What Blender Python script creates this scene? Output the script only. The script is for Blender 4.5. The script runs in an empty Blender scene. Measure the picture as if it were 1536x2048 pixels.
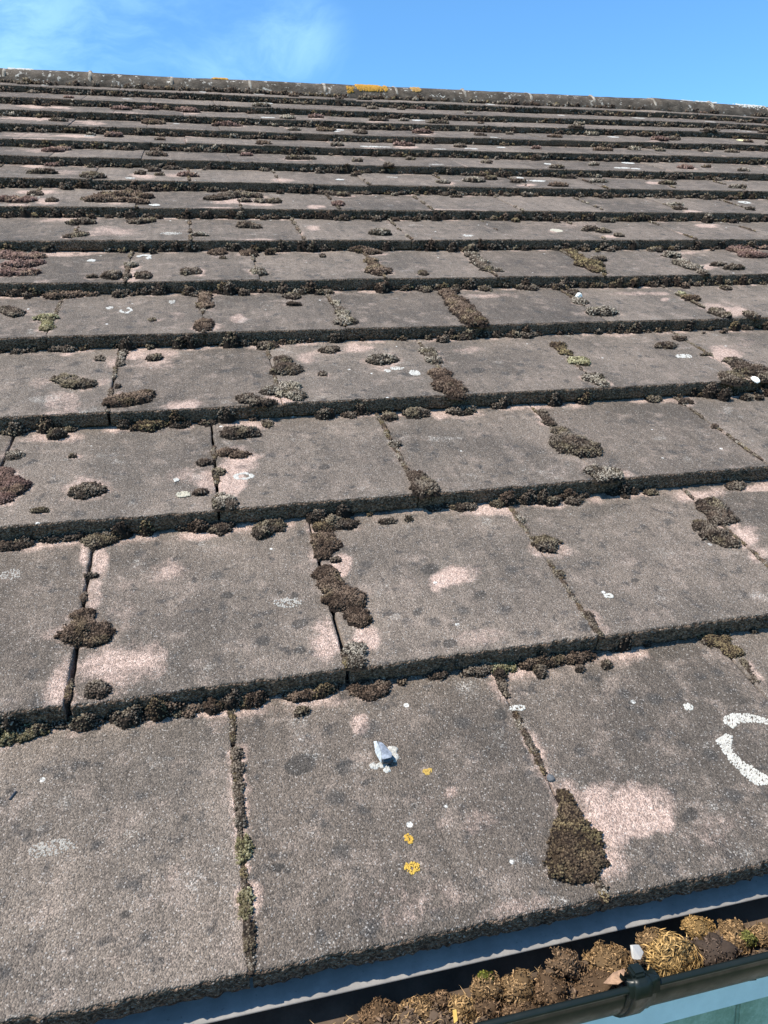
import bpy, math, random
import numpy as np
from mathutils import Matrix, Vector

random.seed(7)
RNG = np.random.default_rng(7)
scene = bpy.context.scene
col = scene.collection

# ---------------------------------------------------------------- camera, sky, sun, exposure
PITCH = math.radians(25.0)            # roof slope
EAVE = 2.75                           # height of the eave above the ground
CR = np.array([[0.97249773, -0.22258627, 0.06858219],      # camera right / down / forward in roof axes
               [-0.08128657, -0.6002954, -0.79563681],
               [0.21826741, 0.76818018, -0.60187919]])
CT = np.array([-0.10637689, 0.35593352, 0.57174784])
FPX = 1480.0
CPOS = -CR.T @ CT
WROT = np.array([[1, 0, 0], [0, math.cos(PITCH), -math.sin(PITCH)], [0, math.sin(PITCH), math.cos(PITCH)]])
ROOF = Matrix.Translation((0, 0, EAVE)) @ Matrix.Rotation(PITCH, 4, 'X')   # roof axes -> world

cam_data = bpy.data.cameras.new('camera')
cam = bpy.data.objects.new('camera', cam_data)
col.objects.link(cam)
cam_data.sensor_fit = 'HORIZONTAL'
cam_data.sensor_width = 36.0
cam_data.lens = 36.0 * FPX / 1536.0
cam_data.clip_start = 0.02
cam_data.clip_end = 3000.0
rows = WROT @ CR.T
m = Matrix.Identity(4)
for i in range(3):
    m[i][0], m[i][1], m[i][2] = rows[i, 0], -rows[i, 1], -rows[i, 2]
cw = WROT @ CPOS
m[0][3], m[1][3], m[2][3] = cw[0], cw[1], cw[2] + EAVE
cam.matrix_world = m
scene.camera = cam

SUN = Vector((-0.46, -0.182, 0.868)).normalized()       # direction towards the sun
SUN_EL = math.asin(SUN.z)
SUN_AZ = math.atan2(SUN.x, SUN.y)
sun_data = bpy.data.lights.new('sun', 'SUN')
sun_data.energy = 4.8
sun_data.angle = math.radians(0.53)
sun_data.color = (1.0, 0.91, 0.79)
sun = bpy.data.objects.new('sun', sun_data)
sun.rotation_euler = SUN.to_track_quat('Z', 'Y').to_euler()
sun.location = (-3, -1, 9)
col.objects.link(sun)

def world_dir(px, py):
    d = WROT @ CR.T @ np.array([(px - 768) / FPX, (py - 1024) / FPX, 1.0])
    return d / np.linalg.norm(d)

world = bpy.data.worlds.new('World')
scene.world = world
world.use_nodes = True
nt = world.node_tree
nt.nodes.clear()
def wn(t, **kw):
    n = nt.nodes.new(t)
    for k, v in kw.items():
        setattr(n, k, v)
    return n
sky = wn('ShaderNodeTexSky', sky_type='NISHITA', sun_disc=False)
sky.sun_elevation = SUN_EL
sky.sun_rotation = SUN_AZ
sky.altitude = 100.0
sky.air_density = 1.0
sky.dust_density = 0.25
sky.ozone_density = 1.3
tc = wn('ShaderNodeTexCoord')
cloud = None
warp = wn('ShaderNodeTexNoise'); warp.inputs['Scale'].default_value = 5.0; warp.inputs['Detail'].default_value = 3.0
nt.links.new(tc.outputs['Generated'], warp.inputs['Vector'])
wadd = wn('ShaderNodeVectorMath', operation='MULTIPLY_ADD')
nt.links.new(warp.outputs['Color'], wadd.inputs[0]); wadd.inputs[1].default_value = (0.16, 0.16, 0.16)
nt.links.new(tc.outputs['Generated'], wadd.inputs[2])
mp = wn('ShaderNodeMapping'); mp.inputs['Scale'].default_value = (3.0, 3.0, 9.0); mp.inputs['Rotation'].default_value = (0.0, 0.5, 0.2)
nt.links.new(wadd.outputs[0], mp.inputs['Vector'])
cn = wn('ShaderNodeTexNoise'); cn.inputs['Scale'].default_value = 2.4; cn.inputs['Detail'].default_value = 9.0; cn.inputs['Roughness'].default_value = 0.62
nt.links.new(mp.outputs[0], cn.inputs['Vector'])
cr_ = wn('ShaderNodeMapRange'); cr_.interpolation_type = 'SMOOTHSTEP'
cr_.inputs['From Min'].default_value = 0.36; cr_.inputs['From Max'].default_value = 0.70
nt.links.new(cn.outputs['Fac'], cr_.inputs['Value'])
acc = None
for (px, py, width, amp) in [(600, 78, 0.075, 0.42), (545, 95, 0.08, 0.42), (490, 118, 0.085, 0.36), (430, 135, 0.09, 0.28), (10, 0, 0.17, 0.5), (200, 85, 0.22, 0.32), (-500, -250, 0.5, 0.8)]:
    d = world_dir(px, py)
    dist = wn('ShaderNodeVectorMath', operation='DISTANCE'); dist.inputs[1].default_value = tuple(d)
    nt.links.new(wadd.outputs[0] if False else tc.outputs['Generated'], dist.inputs[0])
    mr = wn('ShaderNodeMapRange'); mr.interpolation_type = 'SMOOTHSTEP'
    mr.inputs['From Min'].default_value = width; mr.inputs['From Max'].default_value = 0.0
    mr.inputs['To Min'].default_value = 0.0; mr.inputs['To Max'].default_value = amp
    nt.links.new(dist.outputs['Value'], mr.inputs['Value'])
    if acc is None:
        acc = mr.outputs[0]
    else:
        a = wn('ShaderNodeMath', operation='MAXIMUM'); nt.links.new(acc, a.inputs[0]); nt.links.new(mr.outputs[0], a.inputs[1]); acc = a.outputs[0]
cm = wn('ShaderNodeMath', operation='MULTIPLY'); nt.links.new(acc, cm.inputs[0]); nt.links.new(cr_.outputs[0], cm.inputs[1])
cm2 = wn('ShaderNodeMath', operation='MULTIPLY'); cm2.use_clamp = True; nt.links.new(cm.outputs[0], cm2.inputs[0]); cm2.inputs[1].default_value = 1.0
tint = wn('ShaderNodeMix', data_type='RGBA', blend_type='MULTIPLY'); tint.inputs['Factor'].default_value = 1.0
nt.links.new(sky.outputs['Color'], tint.inputs['A']); tint.inputs['B'].default_value = (0.57, 0.96, 1.20, 1)
cmix = wn('ShaderNodeMix', data_type='RGBA'); nt.links.new(cm2.outputs[0], cmix.inputs['Factor'])
nt.links.new(tint.outputs['Result'], cmix.inputs['A']); cmix.inputs['B'].default_value = (3.3, 5.6, 7.6, 1)
bg = wn('ShaderNodeBackground'); bg.inputs['Strength'].default_value = 0.125
nt.links.new(cmix.outputs['Result'], bg.inputs['Color'])
out = wn('ShaderNodeOutputWorld'); nt.links.new(bg.outputs[0], out.inputs['Surface'])

vs = scene.view_settings
vs.view_transform = 'Standard'; vs.look = 'None'; vs.gamma = 1.0; vs.exposure = 0.74; vs.use_curve_mapping = False

# ---------------------------------------------------------------- helpers
def hash2(ix, iy, seed):
    h = (ix.astype(np.int64) * 374761393 + iy.astype(np.int64) * 668265263 + seed * 974634777) & 0xffffffff
    h = ((h ^ (h >> 13)) * 1274126177) & 0xffffffff
    h = h ^ (h >> 16)
    return (h & 0xffffff) / float(0xffffff)
def vnoise(x, y, scale, seed=0, octaves=1):
    tot = 0.0; amp = 1.0; norm = 0.0
    for o in range(octaves):
        X = np.asarray(x) * scale; Y = np.asarray(y) * scale
        ix = np.floor(X); iy = np.floor(Y); fx = X - ix; fy = Y - iy
        fx = fx * fx * (3 - 2 * fx); fy = fy * fy * (3 - 2 * fy)
        a = hash2(ix, iy, seed + o); b = hash2(ix + 1, iy, seed + o); c = hash2(ix, iy + 1, seed + o); d = hash2(ix + 1, iy + 1, seed + o)
        tot = tot + amp * ((a * (1 - fx) + b * fx) * (1 - fy) + (c * (1 - fx) + d * fx) * fy)
        norm += amp; amp *= 0.5; scale *= 2.03
    return tot / norm

def mesh_np(name, verts, quads=None, tris=None, mat=None, smooth=False, attrs=None, colors=None):
    me = bpy.data.meshes.new(name)
    verts = np.ascontiguousarray(verts, dtype=np.float32)
    nq = 0 if quads is None else len(quads); ntr = 0 if tris is None else len(tris)
    me.vertices.add(len(verts)); me.vertices.foreach_set('co', verts.ravel())
    loops = []
    if nq: loops.append(np.asarray(quads, dtype=np.int32).ravel())
    if ntr: loops.append(np.asarray(tris, dtype=np.int32).ravel())
    loops = np.concatenate(loops)
    me.loops.add(len(loops)); me.loops.foreach_set('vertex_index', loops)
    me.polygons.add(nq + ntr)
    starts = np.concatenate([np.arange(nq) * 4, nq * 4 + np.arange(ntr) * 3]).astype(np.int32)
    me.polygons.foreach_set('loop_start', starts)
    if smooth:
        me.polygons.foreach_set('use_smooth', np.ones(nq + ntr, dtype=bool))
    me.update(calc_edges=True)
    for k, v in (attrs or {}).items():
        a = me.attributes.new(k, 'FLOAT', 'POINT'); a.data.foreach_set('value', np.ascontiguousarray(v, dtype=np.float32))
    if colors is not None:
        a = me.attributes.new('col', 'FLOAT_COLOR', 'POINT')
        c4 = np.ones((len(verts), 4), dtype=np.float32); c4[:, :3] = colors
        a.data.foreach_set('color', c4.ravel())
    if mat: me.materials.append(mat)
    return me

def new_obj(name, me, parent=None, loc=(0, 0, 0), roof=False):
    o = bpy.data.objects.new(name, me)
    col.objects.link(o)
    if parent is not None:
        o.parent = parent; o.location = loc
    elif roof:
        o.matrix_world = ROOF @ Matrix.Translation(loc)
    else:
        o.location = loc
    return o
def tag(o, label, cat=None, group=None, kind=None):
    if label: o['label'] = label
    if cat: o['category'] = cat
    if group: o['group'] = group
    if kind: o['kind'] = kind
    return o

class MB:
    """collects pieces of one mesh"""
    def __init__(s): s.v = []; s.q = []; s.t = []; s.c = []; s.n = 0
    def add(s, v, q=None, t=None, c=None):
        v = np.asarray(v, dtype=float)
        if q is not None and len(q): s.q.append(np.asarray(q) + s.n)
        if t is not None and len(t): s.t.append(np.asarray(t) + s.n)
        s.v.append(v); s.n += len(v)
        if c is not None:
            c = np.asarray(c, dtype=float)
            if c.ndim == 1: c = np.tile(c, (len(v), 1))
            s.c.append(c)
    def build(s, name, mat, smooth=False):
        return mesh_np(name, np.concatenate(s.v), np.concatenate(s.q) if s.q else None, np.concatenate(s.t) if s.t else None,
                       mat, smooth, None, np.concatenate(s.c) if s.c else None)
def grid_quads(nx, ny):
    i, j = np.meshgrid(np.arange(nx - 1), np.arange(ny - 1), indexing='ij')
    a = (i * ny + j).ravel()
    return np.stack([a, a + ny, a + ny + 1, a + 1], 1)
def box_mesh(name, x0, x1, y0, y1, z0, z1, mat, bev=0.0):
    import bmesh
    bm = bmesh.new()
    bmesh.ops.create_cube(bm, size=1)
    for v in bm.verts:
        v.co = ((x0 + x1) / 2 + v.co.x * (x1 - x0), (y0 + y1) / 2 + v.co.y * (y1 - y0), (z0 + z1) / 2 + v.co.z * (z1 - z0))
    if bev > 0:
        bmesh.ops.bevel(bm, geom=bm.edges[:], offset=bev, segments=2, affect='EDGES')
    me = bpy.data.meshes.new(name); bm.to_mesh(me); bm.free()
    if mat: me.materials.append(mat)
    return me

# ---------------------------------------------------------------- materials
class Mat:
    def __init__(s, name):
        s.m = bpy.data.materials.new(name); s.m.use_nodes = True
        s.nt = s.m.node_tree; s.nt.nodes.clear()
        s.out = s.n('ShaderNodeOutputMaterial'); s.b = s.n('ShaderNodeBsdfPrincipled')
        s.l(s.b.outputs[0], s.out.inputs['Surface'])
        s.geo = s.n('ShaderNodeNewGeometry')
    def n(s, t, **kw):
        n = s.nt.nodes.new(t)
        for k, v in kw.items(): setattr(n, k, v)
        return n
    def l(s, a, b): s.nt.links.new(a, b)
    def put(s, v, sock):
        if hasattr(v, 'is_output'): s.l(v, sock)
        else:
            if isinstance(v, tuple) and len(v) == 3 and sock.type == 'RGBA': v = v + (1,)
            sock.default_value = v
    def noise(s, scale, detail=2.0, rough=0.5, off=0.0, vec=None, dist=0.0):
        n = s.n('ShaderNodeTexNoise'); n.inputs['Scale'].default_value = scale
        n.inputs['Detail'].default_value = detail; n.inputs['Roughness'].default_value = rough; n.inputs['Distortion'].default_value = dist
        v = vec or s.geo.outputs['Position']
        if off:
            a = s.n('ShaderNodeVectorMath', operation='ADD'); s.l(v, a.inputs[0]); a.inputs[1].default_value = (off, off * 1.7, off * 0.6); v = a.outputs[0]
        s.l(v, n.inputs['Vector'])
        return n.outputs['Fac']
    def voro(s, scale, out='Color', off=0.0, rnd=1.0):
        n = s.n('ShaderNodeTexVoronoi'); n.inputs['Scale'].default_value = scale; n.inputs['Randomness'].default_value = rnd
        v = s.geo.outputs['Position']
        if off:
            a = s.n('ShaderNodeVectorMath', operation='ADD'); s.l(v, a.inputs[0]); a.inputs[1].default_value = (off, off, off); v = a.outputs[0]
        s.l(v, n.inputs['Vector'])
        return n.outputs[out]
    def sep(s, c, i=0):
        n = s.n('ShaderNodeSeparateColor'); s.l(c, n.inputs[0]); return n.outputs[i]
    def rng(s, v, a, b, c=0.0, d=1.0, smooth=True):
        n = s.n('ShaderNodeMapRange')
        if smooth: n.interpolation_type = 'SMOOTHSTEP'
        s.put(v, n.inputs['Value'])
        for k, x in zip(('From Min', 'From Max', 'To Min', 'To Max'), (a, b, c, d)): n.inputs[k].default_value = x
        return n.outputs[0]
    def math(s, op, a, b=0.0, clamp=False):
        n = s.n('ShaderNodeMath', operation=op); n.use_clamp = clamp
        s.put(a, n.inputs[0]); s.put(b, n.inputs[1]); return n.outputs[0]
    def mix(s, f, a, b, mode='MIX'):
        n = s.n('ShaderNodeMix', data_type='RGBA', blend_type=mode)
        s.put(f, n.inputs['Factor']); s.put(a, n.inputs['A']); s.put(b, n.inputs['B']); return n.outputs['Result']
    def attr(s, name, what='Fac'):
        n = s.n('ShaderNodeAttribute'); n.attribute_name = name; return n.outputs[what]
    def bump(s, h, dist, strength=1.0, normal=None):
        n = s.n('ShaderNodeBump'); n.inputs['Distance'].default_value = dist; n.inputs['Strength'].default_value = strength
        s.l(h, n.inputs['Height'])
        if normal is not None: s.l(normal, n.inputs['Normal'])
        return n.outputs[0]
    def set(s, **kw):
        for k, v in kw.items(): s.put(v, s.b.inputs[k.replace('_', ' ')])
        return s

def tile_material():
    M = Mat('weathered concrete tile')
    bare = M.attr('bare'); face = M.attr('face'); dirt = M.attr('dirt')
    info = M.n('ShaderNodeObjectInfo')
    big = M.noise(5.0, 4, 0.6); mid = M.noise(28.0, 5, 0.65, 3.1); fine = M.noise(160.0, 4, 0.7, 5.5)
    grain = M.sep(M.voro(720.0)); grain2 = M.sep(M.voro(1150.0, off=2.2), 1)
    grime = M.mix(M.rng(big, 0.34, 0.66), (0.096, 0.0805, 0.066), (0.155, 0.1265, 0.102))
    tone = M.rng(info.outputs['Random'], 0, 1, 0.80, 1.18, False)
    grime = M.mix(1.0, grime, tone, 'MULTIPLY')
    grime = M.mix(M.rng(mid, 0.49, 0.74, 0, 0.6), grime, (0.26, 0.208, 0.171))
    grime = M.mix(M.rng(M.noise(46.0, 4, 0.65, 9.0), 0.54, 0.70, 0, 0.8), grime, (0.05, 0.047, 0.044))
    pink = M.mix(M.rng(fine, 0.3, 0.7), (0.345, 0.248, 0.202), (0.44, 0.332, 0.277))
    bw = M.math('ADD', bare, M.math('MULTIPLY', M.math('SUBTRACT', mid, 0.5), 0.9))
    bw = M.math('ADD', bw, M.math('MULTIPLY', M.math('SUBTRACT', fine, 0.5), 0.9))
    c = M.mix(M.rng(bw, 0.12, 0.95, 0, 0.95), grime, pink)
    c = M.mix(M.rng(M.math('ADD', dirt, M.math('MULTIPLY', M.math('SUBTRACT', fine, 0.5), 0.8)), 0.30, 0.70, 0, 0.75), c, (0.042, 0.039, 0.035))
    mpn = M.n('ShaderNodeMapping'); M.l(M.geo.outputs['Position'], mpn.inputs['Vector']); mpn.inputs['Scale'].default_value = (85.0, 5.0, 5.0)
    streak = M.noise(1.0, 4, 0.6, 0.0, mpn.outputs[0])
    c = M.mix(1.0, c, M.rng(streak, 0.25, 0.75, 0.82, 1.16, False), 'MULTIPLY')
    # thin pale lichen film
    lich = M.math('MULTIPLY', M.rng(M.noise(17.0, 5, 0.7, 13.0), 0.60, 0.70), M.rng(M.noise(560.0, 3, 0.6, 4.0), 0.46, 0.62))
    c = M.mix(M.math('MULTIPLY', lich, 0.55), c, (0.46, 0.44, 0.40))
    spot = M.rng(M.voro(24.0, 'Distance', 1.3), 0.055, 0.085, 1, 0)
    spot = M.math('MULTIPLY', spot, M.rng(M.sep(M.voro(24.0, 'Color', 1.3)), 0.72, 0.74))
    c = M.mix(M.math('MULTIPLY', spot, M.rng(fine, 0.35, 0.55)), c, (0.62, 0.62, 0.58))
    dsp = M.rng(M.math('ADD', M.voro(21.0, 'Distance', 7.7), M.math('MULTIPLY', M.math('SUBTRACT', fine, 0.5), 0.25)), 0.11, 0.27, 1, 0)
    dsp = M.math('MULTIPLY', dsp, M.rng(M.sep(M.voro(21.0, 'Color', 7.7)), 0.48, 0.66))
    c = M.mix(M.math('MULTIPLY', dsp, 0.62), c, (0.045, 0.044, 0.042))
    # front edges carry dark algae
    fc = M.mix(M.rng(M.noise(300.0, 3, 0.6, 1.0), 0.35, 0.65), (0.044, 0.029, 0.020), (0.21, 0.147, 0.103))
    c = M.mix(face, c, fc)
    g = M.rng(grain, 0, 1, 0.60, 1.42, False)
    c = M.mix(1.0, c, g, 'MULTIPLY')
    g2 = M.rng(grain2, 0, 1, 0.7, 1.3, False)
    c = M.mix(1.0, c, g2, 'MULTIPLY')
    c = M.mix(M.rng(M.sep(M.voro(820.0, off=4.0), 2), 0.95, 0.97, 0, 0.36), c, (0.55, 0.52, 0.48))
    h = M.math('ADD', M.math('MULTIPLY', M.voro(720.0, 'Distance'), -1.0), M.math('MULTIPLY', fine, 1.2))
    h = M.math('ADD', h, M.math('MULTIPLY', M.math('MULTIPLY', M.voro(300.0, 'Distance', 3.0), face), -2.2))
    M.set(Base_Color=c, Roughness=0.92, Normal=M.bump(h, 0.0014, 0.9))
    M.b.inputs['Specular IOR Level'].default_value = 0.25
    return M.m

def plain(name, base, rough=0.7, spec=0.4, var=0.12, nscale=20.0, bump=0.0, bscale=200.0, metal=0.0):
    M = Mat(name)
    lo = tuple(x * (1 - var) for x in base); hi = tuple(min(1, x * (1 + var)) for x in base)
    c = M.mix(M.rng(M.noise(nscale, 5, 0.65), 0.3, 0.7), lo, hi)
    M.set(Base_Color=c, Roughness=rough, Metallic=metal)
    M.b.inputs['Specular IOR Level'].default_value = spec
    if bump: M.set(Normal=M.bump(M.noise(bscale, 4, 0.7), bump))
    return M.m

def vcol_material(name, rough=0.95, var=0.35, nscale=420.0):
    M = Mat(name)
    c = M.attr('col', 'Color')
    c = M.mix(1.0, c, M.rng(M.noise(nscale, 3, 0.7), 0.25, 0.75, 1 - var, 1 + var, False), 'MULTIPLY')
    M.set(Base_Color=c, Roughness=rough)
    M.b.inputs['Specular IOR Level'].default_value = 0.15
    return M.m

def ridge_material():
    M = Mat('weathered ridge tile')
    mid = M.noise(14.0, 5, 0.65); fine = M.noise(120.0, 4, 0.7, 5.5)
    c = M.mix(M.rng(mid, 0.35, 0.65), (0.045, 0.037, 0.029), (0.095, 0.079, 0.063))
    c = M.mix(M.rng(M.noise(30.0, 5, 0.75, 4.4), 0.58, 0.64, 0, 0.85), c, (0.42, 0.40, 0.36))
    c = M.mix(M.rng(M.noise(9.0, 4, 0.6, 8.4), 0.56, 0.7, 0, 0.6), c, (0.06, 0.05, 0.04))
    c = M.mix(1.0, c, M.rng(fine, 0.25, 0.75, 0.6, 1.4, False), 'MULTIPLY')
    M.set(Base_Color=c, Roughness=0.95, Normal=M.bump(fine, 0.004, 0.8))
    M.b.inputs['Specular IOR Level'].default_value = 0.2
    return M.m

TILE = tile_material()
RIDGE = ridge_material()
MOSS = vcol_material('moss')
LICHEN = vcol_material('lichen crust', 0.9, 0.15)
DRY = vcol_material('dried moss strands', 0.85, 0.15)
MORTAR = plain('pale mortar', (0.24, 0.215, 0.18), 0.95, 0.2, 0.5, 40, 0.002, 250)
UNDER = plain('roofing felt', (0.02, 0.02, 0.02), 0.95, 0.2)
def gutter_mat():
    M = Mat('black plastic gutter')
    n = M.noise(40.0, 5, 0.7); dust = M.noise(9.0, 6, 0.7, 3.3)
    c = M.mix(M.rng(dust, 0.45, 0.75, 0, 0.35), (0.008, 0.012, 0.011), (0.035, 0.038, 0.033))
    M.set(Base_Color=c, Roughness=M.rng(n, 0.3, 0.7, 0.30, 0.48), Normal=M.bump(M.noise(60.0, 3, 0.5), 0.0006, 0.4))
    M.b.inputs['Specular IOR Level'].default_value = 0.22
    return M.m
GUTTER = gutter_mat()
def tray_mat():
    M = Mat('dusty grey plastic eave tray')
    n = M.noise(30.0, 6, 0.7); s = M.noise(300.0, 3, 0.7, 2.0)
    c = M.mix(M.rng(n, 0.35, 0.7), (0.18, 0.172, 0.158), (0.245, 0.235, 0.215))
    c = M.mix(M.rng(s, 0.62, 0.70, 0, 0.5), c, (0.08, 0.075, 0.065))
    M.set(Base_Color=c, Roughness=0.55, Normal=M.bump(n, 0.0008, 0.5))
    return M.m
TRAY = tray_mat()
WHITE = plain('white plastic frame', (0.82, 0.84, 0.85), 0.35, 0.5, 0.06, 30)
def glass_mat():
    M = Mat('obscured glass painted lawn reflection')
    a = M.noise(28.0, 6, 0.75); b = M.noise(160.0, 4, 0.7, 3.0)
    c = M.mix(M.rng(a, 0.35, 0.68), (0.26, 0.33, 0.25), (0.48, 0.54, 0.44))  # green base colour stands in for the lawn reflected in the panes
    c = M.mix(M.rng(b, 0.60, 0.72, 0, 0.6), c, (0.5, 0.58, 0.5))
    M.set(Base_Color=c, Roughness=0.16, Normal=M.bump(b, 0.001, 0.3))
    return M.m
GLASS = glass_mat()
WALL = plain('painted render', (0.55, 0.53, 0.48), 0.9, 0.3, 0.1, 8, 0.003, 120)
FASCIA = plain('dark painted fascia', (0.03, 0.035, 0.035), 0.5, 0.4, 0.2, 12)

# ---------------------------------------------------------------- the roof's shape
TW, TG, TT = 0.30, 0.29597, 0.028            # tile cover width, gauge, nose thickness
VTAB = [-0.008, 0.962, 2.016, 3.0, 4.035, 5.01, 6.008] + [float(c) for c in range(7, 16)]
NC = 15                                      # courses
U0, U1 = -4.0, 13.5
# small sag of the upper courses, metres, at three places along each course
DVT = {7: (0.03, 0.0, -0.02), 8: (0.09, -0.01, 0.0), 9: (0.08, -0.03, -0.03), 10: (-0.04, -0.07, 0.02), 11: (-0.12, -0.19, 0.0),
       12: (-0.12, -0.21, 0.06), 13: (-0.11, -0.23, -0.03), 14: (-0.05, -0.16, -0.05), 15: (-0.03, -0.1, -0.06)}
def sag(c, x):
    if c not in DVT: return np.zeros_like(np.asarray(x, dtype=float))
    u = np.asarray(x, dtype=float) / TW
    xs = [-0.9 - 0.14 * c, 0.2 + 0.235 * c, 1.2 + 0.66 * c]
    dv = np.interp(u, xs, DVT[c])
    y = VTAB[c] * TG
    dz = dv * TG * CPOS[2] / (y - CPOS[1])
    if c >= 12:
        dz = dz - np.clip(u - 9.3, 0, None) * 0.0045 * (c - 11) / 3.0
    return dz
def course_of(y):
    c = 0
    while c + 1 < NC + 1 and y >= VTAB[c + 1] * TG: c += 1
    return min(c, NC - 1)
def surf(x, y, c=None):
    if c is None: c = course_of(y)
    y0 = VTAB[c] * TG; y1 = VTAB[min(c + 1, 15)] * TG
    k = (y - y0) / (y1 - y0)
    zn = float(sag(c, x)); zb = float(sag(min(c + 1, 15), x)) - TT
    return zn + (zb - zn) * k
def proj(p):
    q = CR @ np.asarray(p, dtype=float) + CT
    return 768 + FPX * q[0] / q[2], 1024 + FPX * q[1] / q[2], q[2]
def on_roof(px, py, c=None):
    """the point of the tile surface seen at a place of the photograph"""
    d = CR.T @ np.array([(px - 768) / FPX, (py - 1024) / FPX, 1.0])
    z = -0.012
    for _ in range(12):
        s = (z - CPOS[2]) / d[2]; p = CPOS + s * d
        z = surf(p[0], p[1], c)
    return np.array([p[0], p[1], z])
def in_world(p): return ROOF @ Vector(p)

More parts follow.
